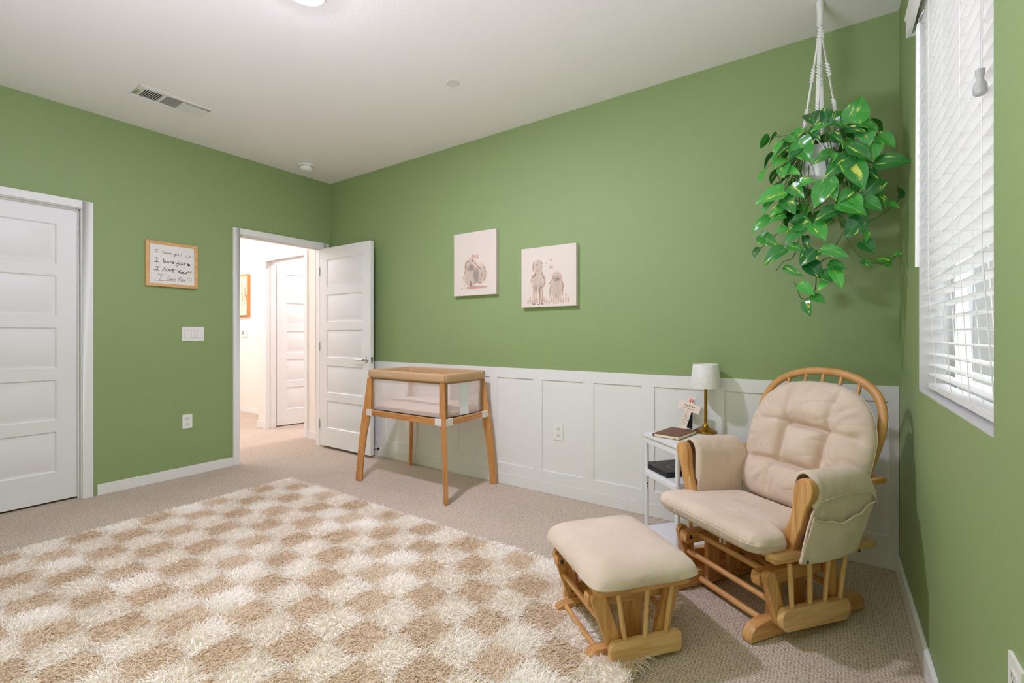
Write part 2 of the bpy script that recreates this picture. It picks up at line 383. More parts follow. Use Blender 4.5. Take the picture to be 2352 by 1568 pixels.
# ------------------------------------------------------------------ hallway and the room beyond it
HY = 3.029; ID = (-5.785, -4.945, 2.085)                # wall with the inner doorway, its opening x0, x1, top
b = MB()
b.box((-5.99, HY, 0), (ID[0]-.02, HY+.12, ZC)); b.box((ID[1]+.02, HY, 0), (XB-.12, HY+.12, ZC)); b.box((ID[0]-.02, HY, ID[2]+.02), (ID[1]+.02, HY+.12, ZC))
struct('wall_hall_back', b, CREAM)
struct('wall_hall_far', MB().box((-8.2, 3.518, 0), (-5.93, 3.6, ZC)), CREAM)
struct('wall_hall_return', MB().box((-5.99, HY+.12, 0), (-5.93, 3.52, ZC)), CREAM)
struct('wall_hall_end', MB().box((-8.2, .9, 0), (-8.1, 3.6, ZC)), CREAM)
struct('wall_hall_front', MB().box((-8.2, 1.35, 0), (XB-.12, 1.43, ZC)), CREAM)
struct('ceiling_hall', MB().box((-8.2, .9, ZC), (XB-.06, 5.2, ZC+.1)), CEIL)
struct('ceiling_room', MB().box((XB-.06, YA+.1, ZC), (-3.3, 5.2, ZC+.1)), CEIL)
struct('wall_room_far', MB().box((-6.05, 4.9, 0), (-3.4, 5.0, ZC)), CREAM)
struct('wall_room_left', MB().box((-6.05, 3.6, 0), (-5.95, 5.0, ZC)), CREAM)
struct('wall_room_right', MB().box((-3.5, HY+.1, 0), (-3.4, 5.0, ZC)), CREAM)
struct('wall_room_near', MB().box((XB-.14, YA+.02, 0), (-3.4, HY+.12, ZC)), CREAM)
b = MB(); w = .055
b.box((ID[0]-w, HY-.016, 0), (ID[0]+.003, HY, ID[2]+w)); b.box((ID[1]-.003, HY-.016, 0), (ID[1]+w, HY, ID[2]+w)); b.box((ID[0], HY-.016, ID[2]-.003), (ID[1], HY, ID[2]+w))
struct('trim_6', b, WHITE, bev=.003)
b = MB()
b.box((ID[0]-.02, HY, 0), (ID[0], HY+.12, ID[2])); b.box((ID[1], HY, 0), (ID[1]+.02, HY+.12, ID[2])); b.box((ID[0]-.02, HY, ID[2]), (ID[1]+.02, HY+.12, ID[2]+.02))
b.box((ID[0], HY+.045, 0), (ID[0]+.011, HY+.08, ID[2])); b.box((ID[1]-.011, HY+.045, 0), (ID[1], HY+.08, ID[2])); b.box((ID[0], HY+.045, ID[2]-.011), (ID[1], HY+.08, ID[2]))
struct('trim_7', b, WHITE, bev=.002)
d3 = door_slab('door_3', .81, z1=2.07); d3.location = (ID[0]-.015, HY+.135, 0); d3.rotation_euler = (0, 0, radians(79))
for z in (.27, 1.05, 1.84):
    o = obj('hinge', MB().tube([(-.006, .04, z-.045), (-.006, .04, z+.045)], .0065, 10), PLATE, d3)
    obj('hinge_leaf', MB().box((-.032, .026, z-.045), (-.004, .032, z+.045)), PLATE, o)
for a, c in (((-5.992, HY-.013, 0), (ID[0]-w, HY, .088)), ((ID[1]+w, HY-.013, 0), (XB-.12, HY, .088)), ((-8.1, 3.505, 0), (-5.99, 3.518, .066))):
    base('baseboard_hall', a, c)
base('baseboard_hall', (-6.003, HY-.013, 0), (-5.99, 3.51, .088))
# picture and thermostat on the far hall wall
t = thing('picture_frame', 'warm wood framed botanical print on the cream hallway wall seen through the doorway', 'picture', (-7.40, 3.518, 1.764))
FR2 = wood('warm_frame_wood', (222, 160, 92), (196, 128, 62), 'Z')
b = MB()
for a, c in (((-.215, -.318), (-.19, .318)), ((.19, -.318), (.215, .318)), ((-.19, -.318), (.19, -.293)), ((-.19, .293), (.19, .318))): b.box((a[0], -.045, a[1]), (c[0], 0, c[1]))
obj('frame', b, FR2, t, bev=.002)
pr = obj('print', MB().box((-.192, -.034, -.296), (.192, -.02, .296)), mat('warm_paper', (236, 214, 186), .8), t)
b = MB()
random.seed(4)
for x, z0, h in ((-.06, -.17, .3), (.03, -.2, .4), (.10, -.16, .34), (.14, -.14, .2), (-.12, -.15, .2)):
    b.tube(smoothpath([(x, -.0345, z0), (x+.015, -.0345, z0+h*.5), (x-.01, -.0345, z0+h)]), .0022, 5)
    for k in range(7):
        zz = z0+h*(.35+.65*k/6); s = .026-.002*k
        b.lathe([(.001, 0), (s*.6, .0005), (.001, .001)], 8, M=Matrix.Translation((x+random.uniform(-.03, .03), -.0342, zz)) @ Matrix.Rotation(pi/2, 4, 'X'))
obj('flowers', b, mat('ochre_print', (206, 134, 70), .8), pr)
t = thing('thermostat', 'small white thermostat on the cream hallway wall below the framed print', 'thermostat', (-7.355, 3.518, 1.20))
obj('body', MB().box((-.075, -.024, -.058), (.075, 0, .058)), PLATE, t, bev=.006)
obj('screen', MB().box((-.045, -.026, -.028), (.015, -.022, .034)), mat('grey_lcd', (150, 150, 142), .3), t)

# ------------------------------------------------------------------ plates on the walls
def outlet(M, label):
    t = thing('wall_outlet', label, 'outlet', group='white duplex wall outlets'); t.matrix_world = M
    obj('cover_plate', MB().prism(rrect(-.036, -.058, .036, .058, .004), 'z', 0, .006), PLATE, t, bev=.0015)
    for s in (1, -1):
        r = obj('receptacle', MB().prism([(.0175*cos(q), s*.0235+max(-.0125, min(.0125, .0175*sin(q)))) for q in np.linspace(0, 2*pi, 28)[:-1]], 'z', .005, .0078), mat('outlet_face', (222, 221, 216), .4), t)
        b = MB()
        for x, h in ((-.0065, .0085), (.0065, .007)): b.box((x-.0011, s*.0235+.0005-h/2+.002, .0076), (x+.0011, s*.0235+.0005+h/2+.002, .0081))
        b.lathe([(.0024, 0), (.0024, .0004)], 10, (0, s*.0235-.0078, .0077)); obj('slots', b, SLOT, r)
    obj('screw', MB().lathe([(.0028, 0), (.0026, .0012), (.0, .0014)], 12, (0, 0, .006)), PLATE, t)
    return t
ML = lambda y, z: Matrix(((0, 0, 1, XB), (1, 0, 0, y), (0, 1, 0, z), (0, 0, 0, 1)))          # faces +x
MA = lambda x, z, y=YA-.006: Matrix(((1, 0, 0, x), (0, 0, -1, y), (0, 1, 0, z), (0, 0, 0, 1)))   # faces -y
MC = lambda y, z: Matrix(((0, 0, -1, XC), (-1, 0, 0, y), (0, 1, 0, z), (0, 0, 0, 1)))        # faces -x
outlet(ML(1.647, .453), 'white outlet low on the green wall between the two doors')
outlet(MA(-1.634, .462), 'white outlet on the white wainscot between bassinet and side table')
outlet(MC(1.206, .525), 'white outlet on the green window wall at lower right corner of photo')
t = thing('switch_plate', 'white three gang switch plate on the green wall under the framed sign', 'light switch'); t.matrix_world = ML(1.689, 1.178)
obj('cover_plate', MB().prism(rrect(-.082, -.058, .082, .058, .004), 'z', 0, .006), PLATE, t, bev=.0015)
GAP = mat('shadowed_seam', (196, 195, 190), .5)
for i, x in enumerate((-.046, 0, .046)):
    k = obj('switch', MB().box((x-.0165, -.0335, .005), (x+.0165, .0335, .0072)), GAP, t)
    if i == 1:
        obj('slider', MB().box((x-.014, -.031, .006), (x+.007, .031, .0088)), PLATE, k, bev=.001); obj('slider_knob', MB().box((x+.003, -.012, .007), (x+.014, .017, .011)), PLATE, k, bev=.001)
    else:
        obj('rocker', MB().add([(x-.0155, -.032, .006), (x+.0155, -.032, .006), (x+.0155, .032, .006), (x-.0155, .032, .006), (x-.0155, -.032, .0105), (x+.0155, -.032, .0105), (x+.0155, .032, .0078), (x-.0155, .032, .0078)], [(0,3,2,1),(4,5,6,7),(0,1,5,4),(1,2,6,5),(2,3,7,6),(3,0,4,7)]), PLATE, k, bev=.0008)

# ------------------------------------------------------------------ ceiling things
t = thing('ceiling_vent', 'white rectangular three section air vent grille on the ceiling', 'air vent', (-3.753, 1.311, ZC))
VM = mat('vent_enamel', (226, 223, 216), .45)
b = MB(); fx, fy = .107, .207; ix, iy = .068, .168
b.box((-fx, -fy, -.006), (-ix, fy, 0)); b.box((ix, -fy, -.006), (fx, fy, 0)); b.box((-ix, -fy, -.006), (ix, -iy, 0)); b.box((-ix, iy, -.006), (ix, fy, 0))
for y in (-.06, .05): b.box((-ix, y-.008, -.006), (ix, y+.008, 0))
obj('frame', b, VM, t, bev=.002)
obj('duct', MB().box((-ix, -iy, -.0012), (ix, iy, -.0006)), mat('dark_duct', (58, 55, 50), .9), t)
def slats(y0, y1, along):
    b = MB()
    if along == 'y':
        for k in range(9):
            x = -ix+.008+k*(2*ix-.016)/8; b.box((-.006, y0, -.001), (.006, y1, .0005), Matrix.Translation((x, 0, -.006)) @ Matrix.Rotation(radians(40), 4, 'Y'))
    else:
        n = 8
        for k in range(n):
            y = y0+.008+k*(y1-y0-.016)/(n-1); b.box((-ix, -.006, -.0007), (ix, .006, .0007), Matrix.Translation((0, y, -.006)) @ Matrix.Rotation(radians(-40 if y0 > 0 else 40), 4, 'X'))
    obj('louvre', b, VM, t)
slats(-iy, -.068, 'x'); slats(-.052, .042, 'y'); slats(.058, iy, 'x')
obj('damper_lever', MB().box((-.006, -iy-.012, -.014), (.03, -iy-.008, -.004)), VM, t)
tag(obj('sprinkler_cover', MB().lathe([(.001, 0), (.041, 0), (.043, -.003), (.041, -.006), (.001, -.006)], 32, (-1.991, 2.226, ZC)), mat('sprinkler_white', (214, 210, 202), .5)),
    'flat round off-white sprinkler cover disc on the ceiling', 'sprinkler cover')
t = thing('smoke_detector', 'round white smoke detector on the ceiling near the room corner', 'smoke detector', (-4.10, 2.525, ZC))
obj('base_ring', MB().lathe([(.072, 0), (.074, -.004), (.070, -.012), (.058, -.014)], 36), PLATE, t)
obj('body', MB().lathe([(.058, -.013), (.060, -.020), (.056, -.038), (.040, -.050), (.012, -.053), (.001, -.053)], 36), PLATE, t)
b = MB()
for k in range(12):
    q = 2*pi*k/12; b.box((.0585, -.012, -.0195), (.0600, .012, -.0165), Matrix.Rotation(q, 4, 'Z'))
obj('sensor_slots', b, SLOT, t)
obj('test_button', MB().lathe([(.010, -.0525), (.009, -.0555), (.001, -.056)], 16), PLATE, t)
LP = (-2.01, 1.229)
t = thing('ceiling_light', 'glowing round flush ceiling light cut by the top edge of the photo', 'ceiling light', (LP[0], LP[1], ZC))
obj('trim_ring', MB().lathe([(.094, 0), (.095, -.010), (.091, -.0205), (.086, -.0225), (.084, -.018)], 40), PLATE, t)
obj('diffuser', MB().lathe([(.0845, -.015), (.0838, -.022), (.070, -.0265), (.04, -.029), (.001, -.030)], 40), emit('lamp_glow', (.94, .905, 1.20), LAMP_E), t)
for nm, loc, e, lab in (('hall_fill_light', (-5.5, 1.75, ZC), HALL_E*.62, 'unseen round fill light added on the hallway ceiling, hidden above the door head'), ('room_fill_light', (-4.9, 4.0, ZC), ROOM_E, 'unseen round fill light added on the ceiling of the room beyond the hallway'), ('far_hall_fill_light', (-7.1, 2.1, ZC), HALL_E*1.75, 'unseen round fill light added on the ceiling at far end of the hallway')):  # unseen fixtures added to brighten the hallway and the room beyond
    t = thing(nm, lab, 'ceiling light', loc)
    obj('trim_ring', MB().lathe([(.098, 0), (.099, -.006), (.090, -.016), (.084, -.016)], 40), PLATE, t)
    obj('diffuser', MB().lathe([(.084, -.008), (.0838, -.022), (.076, -.030), (.05, -.035), (.001, -.037)], 32), emit(nm+'_glow', (.94, .95, 1.10), e), t)
# ------------------------------------------------------------------ bassinet
def bassinet():
    t = thing('bassinet', 'wooden legged bassinet with tan padded rim and mesh sides near the open door', 'bassinet', (-2.656, 2.652, 0)); t.scale = (.984, .984, 1)
    A, B = .430, .242
    TAN = mat('tan_bassinet_fabric', (196, 158, 116), .85, bump=(300, .06, .001), sheen=.2)
    TAN2 = mat('brown_bassinet_fabric', (158, 122, 82), .9)
    PINKW = mat('pale_grey_plastic', (226, 219, 212), .45)
    # padded rim: rounded rectangle ring
    def ring(a, c, r, z0, z1, inner, n=6, rows=10):
        b = MB(); P = rrect(-a, -c, a, c, r, n); k = len(P)
        def fn(u, v):
            i = int(round(u*k)) % k; x, y = P[i]
            q = 2*pi*v
            prof_z = (z0+z1)/2+(z1-z0)/2*max(-1, min(1, 1.25*sin(q))); off = inner/2-inner/2*max(-1, min(1, 1.25*cos(q)))
            L = sqrt(x*x+y*y); nx = 1-off/max(abs(a), .01); ny = 1-off/max(abs(c), .01)
            return (x*nx, y*ny, prof_z)
        b.grid(fn, k, 17, wrapu=True); return b
    obj('padded_rim', ring(A, B, .035, .830, .892, .030), TAN, t, ang=60)
    # corner wrap seams
    for sx in (-1, 1):
        for sy in (-1, 1): b = MB(); b.tube([(sx*(A-.009), sy*(B-.009), .832), (sx*(A-.0085), sy*(B-.0085), .86), (sx*(A-.010), sy*(B-.010), .888)], .0016, 6); obj('corner_seam', b, TAN2, t)
    # inside valance of the rim
    b = MB(); P = rrect(-A+.028, -B+.028, A-.028, B-.028, .03, 6); k = len(P)
    b.grid(lambda u, v: (P[int(round(u*k)) % k][0], P[int(round(u*k)) % k][1]+.002*sin(u*k*3)*v, .880-.062*v), k, 6, wrapu=True)
    obj('inner_lining', b, TAN, t, recalc=False)
    # dark brown band painting in the shadow gap under the rim
    b = MB(); P2 = rrect(-A+.012, -B+.012, A-.012, B-.012, .03, 6)
    b.grid(lambda u, v: (P2[int(round(u*k)) % k][0]*(1-.004*v), P2[int(round(u*k)) % k][1]*(1-.006*v), .838-.020*v), k, 4, wrapu=True)
    obj('rim_shade_band', b, TAN2, t, recalc=False)
    # see-through mesh sides
    m = bpy.data.materials.new('pink_mesh_net'); m.use_nodes = True; n = m.node_tree
    pb = n.nodes['Principled BSDF']; pb.inputs['Base Color'].default_value = lin((240, 226, 220)); pb.inputs['Roughness'].default_value = .9
    tr = n.nodes.new('ShaderNodeBsdfTransparent'); mx = n.nodes.new('ShaderNodeMixShader'); mx.inputs[0].default_value = .42
    n.links.new(tr.outputs[0], mx.inputs[1]); n.links.new(pb.outputs[0], mx.inputs[2]); n.links.new(mx.outputs[0], n.nodes['Material Output'].inputs[0])
    z0, z1 = .578, .822; a, c = A-.022, B-.022
    for p, q in (((-a, -c), (a, -c)), ((a, -c), (a, c)), ((a, c), (-a, c)), ((-a, c), (-a, -c))):
        b = MB(); d = Vector((q[0]-p[0], q[1]-p[1], 0)); nn = Vector((d.y, -d.x, 0)).normalized()
        def fn(u, v):
            pos = Vector((p[0], p[1], z0))+d*u+Vector((0, 0, (z1-z0)*v)); bow = .010*sin(pi*v)*sin(pi*u)
            return pos-nn*bow
        b.grid(fn, 12, 10); obj('mesh_side', b, m, t, recalc=False)
    for s in (-1, 1):                                    # white centre panel on the short ends
        b = MB(); b.grid(lambda u, v: (s*(a+.001-.009*sin(pi*v)), -.052+.105*u, z0+(z1-z0)*v), 5, 12)
        obj('white_end_panel', b, mat('white_cotton', (232, 236, 240), .9), t, recalc=False)
    b = MB(); b.grid(lambda u, v: (.02+.05*u, c-.001-.0095*sin(pi*v), z0+(z1-z0)*v), 4, 10)
    obj('white_side_panel', b, mat('white_cotton', (232, 236, 240), .9), t, recalc=False)
    for sx in (-1, 1):                                   # gathered fabric corner strips
        for sy in (-1, 1):
            b = MB()
            P3 = [(-.05, 0), (-.03, -.002), (-.012, 0), (0, .004), (-.001, .016), (.0, .034)]
            def fn(u, v):
                i = u*5; j = min(4, int(i)); f = i-j
                x = P3[j][0]*(1-f)+P3[j+1][0]*f; y = P3[j][1]*(1-f)+P3[j+1][1]*f
                w = .0025*sin(v*70)*sin(pi*u)*(1 if .1 < v < .75 else .2)
                return (sx*(a+.004+x+w), sy*(c+.004-y+w), z0-.012+(z1-z0+.012)*v)
            b.grid(fn, 11, 60); obj('corner_strip', b, TAN2, t, recalc=False)
    # frame rails and white corner brackets
    zr0, zr1 = .530, .574; ra, rc = A+.004, B+.004
    for s in (-1, 1):
        obj('rail', MB().box((-ra+.07, s*rc-.011, zr0), (ra-.07, s*rc+.011, zr1)), BX, t, bev=.004)
        obj('rail', MB().box((s*ra-.011, -rc+.06, zr0), (s*ra+.011, rc-.06, zr1)), BY, t, bev=.004)
    for sx in (-1, 1):
        for sy in (-1, 1):
            P = [(ra+.013, rc+.013), (ra-.085, rc+.013), (ra-.085, rc-.013), (ra-.013, rc-.013), (ra-.013, rc-.075), (ra+.013, rc-.075)]
            b = MB(); b.prism([(sx*x, sy*y) for x, y in P], 'z', zr0-.002, zr1+.002)
            obj('corner_bracket', b, PINKW, t, bev=.002, label='pale grey plastic corner bracket')
    obj('base_board', MB().box((-ra+.012, -rc+.012, .545), (ra-.012, rc-.012, .556)), mat('grey_board', (190, 186, 180), .8), t)
    # mattress with tiny dots
    mm = mat('dotted_mattress_cover', (230, 206, 194), .9)
    nt = mm.node_tree; bb = nt.nodes['Principled BSDF']; tc = nt.nodes.new('ShaderNodeTexCoord')
    vo = nt.nodes.new('ShaderNodeTexVoronoi'); vo.inputs['Scale'].default_value = 28; vo.inputs['Randomness'].default_value = .8
    nt.links.new(tc.outputs['Object'], vo.inputs['Vector'])
    lt = nt.nodes.new('ShaderNodeMath'); lt.operation = 'LESS_THAN'; lt.inputs[1].default_value = .085; nt.links.new(vo.outputs['Distance'], lt.inputs[0])
    mxx = nt.nodes.new('ShaderNodeMix'); mxx.data_type = 'RGBA'; mxx.inputs[6].default_value = lin((230, 206, 194)); mxx.inputs[7].default_value = lin((140, 112, 110))
    nt.links.new(lt.outputs[0], mxx.inputs[0]); nt.links.new(mxx.outputs[2], bb.inputs['Base Color'])
    b = MB(); b.grid(lambda u, v: pill(u, v, a-.004, c-.004, .042, .55, 8, 6, (0, 0, .606), 1), 48, 32); b.grid(lambda u, v: pill(u, v, a-.004, c-.004, .046, .55, 8, 6, (0, 0, .606), -1), 48, 32)
    obj('mattress', b, mm, t)
    # splayed legs, planks set on the diagonals
    PR = [(.480, .829), (.493, .72), (.512, .60), (.530, .487), (.548, .34), (.562, .2), (.574, .07), (.577, .012), (.571, .002), (.530, .0), (.523, .012), (.519, .10), (.505, .25), (.486, .38), (.462, .50), (.449, .572), (.444, .7), (.446, .829)]
    dd = Vector((.436, .258, 0)).normalized()
    for sx in (-1, 1):
        for sy in (-1, 1):
            d = Vector((sx*.862, sy*.507, 0)).normalized(); nn = Vector((-d.y, d.x, 0))
            M = Matrix(((d.x, nn.x, 0, 0), (d.y, nn.y, 0, 0), (0, 0, 1, 0), (0, 0, 0, 1)))
            obj('leg', MB().prism(PR, 'y', -.0125, .0125, M), BZ, t, bev=.003)
    # printed name on the rim: BABY (leaf) DELIGHT
    LET = mat('white_print', (240, 236, 228), .6); Mf = lambda x: Matrix(((1, 0, 0, x), (0, 0, -1, -B-.0006), (0, 1, 0, .857), (0, 0, 0, 1)))
    w1 = text('lettering', 'BABY', .0105, LET, t, Mf(-.235), space=1.5); text('lettering', 'DELIGHT', .0105, LET, t, Mf(-.143), space=1.5)
    b = MB(); b.prism([(-.009, -.004), (-.002, -.003), (.004, .003), (.010, .013), (.001, .010), (-.006, .003)], 'z', 0, .0004, Mf(-.198)); obj('leaf_logo', b, LET, t)
    return t
def pill(u, v, hx, hy, th, n, k, ns, c, s):
    """point of a padded slab: square grid mapped to a rounded outline, s=+1 top sheet, -1 bottom"""
    a, b = 2*u-1, 2*v-1; m = max(abs(a), abs(b), 1e-6); A, B = a/m, b/m
    q = (abs(A)**ns+abs(B)**ns)**(-1/ns); m2 = m**.8
    return (c[0]+hx*A*q*m2, c[1]+hy*B*q*m2, c[2]+s*th*max(0, 1-m2**k)**n)
bassinet()
t = thing('ribbon_loop', 'small pale fabric loop lying on the bassinet mattress', 'ribbon', (-2.74, 2.587, .6475))
b = MB(); b.tube(smoothpath([(-.05, 0, .004), (-.02, .02, .012), (.03, .016, .012), (.05, 0, .006), (.02, -.016, .01), (-.03, -.014, .01), (-.05, 0, .004)], 5), .006, 6, flat=.4)
obj('loop', b, mat('pale_ribbon', (232, 222, 216), .8), t)
obj('tail', MB().tube(smoothpath([(.02, .012, .01), (.028, .014, .028), (.036, .012, .042)], 4), .004, 6, flat=.4), mat('pale_ribbon', (232, 222, 216), .8), t)

# ------------------------------------------------------------------ side table and what stands on it
TA = radians(-40.5)
def side_table():
    t = thing('side_table', 'white metal three tier side table in the corner beside the glider chair', 'side table', (-.909, 2.667, 0), TA)
    WM = mat('white_enamelled_metal', (229, 230, 230), .4)
    w, d = .335, .395
    obj('table_top', MB().box((0, 0, .583), (w, d, .600)), WM, t, bev=.002)
    b = MB()
    for y in (.012, d-.024): b.box((.02, y, .545), (w-.02, y+.012, .581))
    for x in (.012, w-.024): b.box((x, .02, .545), (x+.012, d-.02, .581))
    obj('apron', b, WM, t, bev=.0015)
    for z in (.372, .045):
        b = MB(); b.box((.012, .012, z), (w-.012, d-.012, z+.020))
        b.box((.02, .004, z-.012), (w-.02, .012, z+.012)); b.box((.02, d-.012, z-.012), (w-.02, d-.004, z+.012)); b.box((.004, .02, z-.012), (.012, d-.02, z+.012)); b.box((w-.012, .02, z-.012), (w-.004, d-.02, z+.012))
        obj('shelf', b, WM, t, bev=.0015)
    for x in (.018, w-.018):
        for y in (.018, d-.018):
            l = obj('leg', MB().tube([(x, y, .002), (x, y, .583)], .0118, 16), WM, t)
            obj('foot', MB().tube([(x, y, 0), (x, y, .012)], .0125, 14), mat('grey_plastic_foot', (170, 170, 170), .6), l)
            if x < .1 and y < .1:
                b = MB()
                for z in (.295, .312): b.sphere((x+.0115, y-.002, z), .004, 10)
                obj('screw', b, mat('black_screw', (40, 40, 40), .4), l)
    return t
side_table()
# book
t = thing('book', 'brown leather bound book lying closed on top of the white side table', 'book', (-.729, 2.700, .600), radians(-9))
BR = mat('brown_leather', (122, 80, 58), .6, bump=(160, .25, .001), var=(14, (108, 69, 49)))
obj('cover', MB().box((-.073, -.118, .0175), (.074, .118, .0205)).box((-.073, -.118, 0), (.074, .118, .003)).prism(arc(-.0715, .01025, .0103, pi/2, 1.5*pi, 8), 'y', -.118, .118), BR, t, bev=.0008)
obj('pages', MB().box((-.070, -.1155, .003), (.0715, .1155, .0175)), mat('cream_pages', (233, 220, 188), .8, bump=(400, .2, .0006)), t)
obj('ribbon_marker', MB().box((.045, -.126, .0085), (.050, -.115, .0092)), mat('dark_red_ribbon', (96, 28, 26), .7), t)
# black presentation box with a gold wreath on the middle shelf
t = thing('keepsake_box', 'flat black box with gold emblem on the middle shelf of the white side table', 'box', (-.752, 2.705, .392), TA)
obj('body', MB().box((-.115, -.105, 0), (.115, .105, .030)), mat('black_card', (26, 25, 25), .45), t, bev=.004)
b = MB()
for k in range(16):
    q = 2*pi*k/16; b.tube([(.03+.045*cos(q), .01+.045*sin(q), .0302), (.03+.052*cos(q+.3), .01+.052*sin(q+.3), .0302)], [.004, .001], 5, flat=.2)
obj('gold_wreath', b, mat('gold_foil', (190, 150, 90), .35, 1), t)
# lamp
t = thing('table_lamp', 'slim brass table lamp with white linen shade on the side table', 'table lamp', (-.603, 2.875, .600))
BRASS = mat('aged_brass', (168, 128, 56), .24, 1)
obj('base', MB().lathe([(.064, 0), (.065, .004), (.063, .012), (.050, .020), (.030, .027), (.018, .036), (.012, .048), (.0095, .056)], 40), BRASS, t)
obj('stem', MB().tube([(0, 0, .05), (0, 0, .27)], .0085, 18), BRASS, t)
obj('socket', MB().lathe([(.017, .258), (.019, .262), (.019, .272), (.012, .278), (.012, .31), (.001, .312)], 24), mat('dark_bronze', (88, 66, 40), .35, 1), t)
LIN = mat('white_linen_shade', (236, 234, 230), .9, bump=(350, .2, .001), var=(60, (228, 225, 220)))
sh = obj('lamp_shade', MB().lathe([(.083, .262), (.0845, .266), (.070, .395), (.0685, .400), (.067, .397), (.081, .265)], 56), LIN, t)
b = MB()
for k in range(3): b.tube([(.012*cos(2*pi*k/3), .012*sin(2*pi*k/3), .30), (.0675*cos(2*pi*k/3), .0675*sin(2*pi*k/3), .388)], .0015, 6)
obj('shade_spider', b, BRASS, sh)
# cross plaque leaning on its easel
CQ = Matrix.Translation((-.735, 2.868, .608)) @ Matrix.Rotation(radians(-6), 4, "Z") @ Matrix.Rotation(radians(-14), 4, 'X') @ Matrix.Rotation(radians(13), 4, 'Y')
t = thing('cross_plaque', 'cream cross shaped keepsake plaque with pink flowers and verse behind the brown book', 'plaque'); t.matrix_world = CQ
XP = [(-.021, .003), (.021, .003), (.021, .112), (.066, .112), (.066, .160), (.021, .160), (.021, .200), (-.021, .200), (-.021, .160), (-.066, .160), (-.066, .112), (-.021, .112)]
obj('cross', MB().prism(XP, 'y', 0, .007), mat('white_acrylic_edge', (226, 230, 233), .3), t, bev=.001)
def ins(p, d): return [(x-d*(1 if x > 0 else -1)*1, z) for x, z in p]
obj('cream_face', MB().prism([(-.019, .004), (.019, .004), (.019, .1135), (.0645, .1135), (.0645, .1585), (.019, .1585), (.019, .198), (-.019, .198), (-.019, .1585), (-.0645, .1585), (-.0645, .1135), (-.019, .1135)], 'y', -.0006, .001), mat('cream_card', (234, 214, 198), .7), t)
INK = mat('dark_ink', (52, 34, 32), .7); F = lambda x, z: Matrix(((1, 0, 0, x), (0, 0, -1, -.0008), (0, 1, 0, z), (0, 0, 0, 1)))
text('name_lettering', 'Kaia Kindell', .0150, INK, t, F(0, .1385), shear=.35, space=.9); text('date_lettering', 'Born February 11, 2025', .0075, INK, t, F(0, .1245))
text('verse_lettering', 'And the\nchild grew\nand became\nstrong, he\nwas filled with\nwisdom, and\nthe grace of\nGod was on him.', .0064, INK, t, F(0, .0915), line=1.45)
PK = mat('rose_pink_print', (222, 92, 100), .7)
obj('small_cross', MB().box((-.0011, -.0009, .1005), (.0011, 0, .1150)).box((-.0045, -.0009, .1092), (.0045, 0, .1112)), PK, t)
random.seed(2)
for nm, c, cols in (('rose', 14, (226, 98, 104)), ('pale_rose', 9, (240, 158, 156)), ('flower_leaf', 9, (96, 60, 60))):
    b = MB()
    for k in range(c):
        x, z = random.gauss(0, .0065), .178+random.gauss(0, .0055)
        if nm == 'flower_leaf': q = random.uniform(0, 2*pi); x, z = .013*cos(q), .178+.012*sin(q)
        b.lathe([(random.uniform(.0018, .0042), 0), (.001, .0004)], 9, M=F(x, z))
    obj(nm, b, mat(nm+'_print', cols, .7), t)
obj('easel_back', MB().add([(-.005, .008, .135), (.018, .008, .135), (.040, .050, .016), (-.004, .050, .016), (-.005, .011, .135), (.018, .011, .135), (.040, .054, .016), (-.004, .054, .016)], [(0,1,2,3),(7,6,5,4),(0,4,5,1),(1,5,6,2),(2,6,7,3),(3,7,4,0)]), BLACK, t, label='black easel stand')
# ------------------------------------------------------------------ glider chair (local: x = back, y = its right-hand far side, z up)
def capsule_bar(u0, u1, z0, z1, r0, r1, n=6):
    """side profile of a bar with rounded ends"""
    h = z1-z0
    return [(u0+r0*(1-sin(q)), (z0+z1)/2+h/2*(-cos(q) if False else sin(q-pi/2))) for q in np.linspace(pi, 0, n)] if False else \
        [(u0+r0*(1-cos(a)), (z0+z1)/2+h/2*sin(a)) for a in np.linspace(pi/2, -pi/2, n)] + [(u1-r1*(1-cos(a)), (z0+z1)/2+h/2*sin(a)) for a in np.linspace(-pi/2, pi/2, n)]
def bolt(par, x, y, z, s, r=.010):
    b = MB(); M = Matrix.Translation((x, y, z)) @ Matrix.Rotation(-s*pi/2, 4, 'X')
    b.lathe([(r, -.001), (r*.98, .0012), (r*.72, .0018), (r*.7, .0005), (r*.45, .001), (r*.3, .004), (.0001, .0042)], 16, M=M)
    obj('bolt', b, STEEL, par)
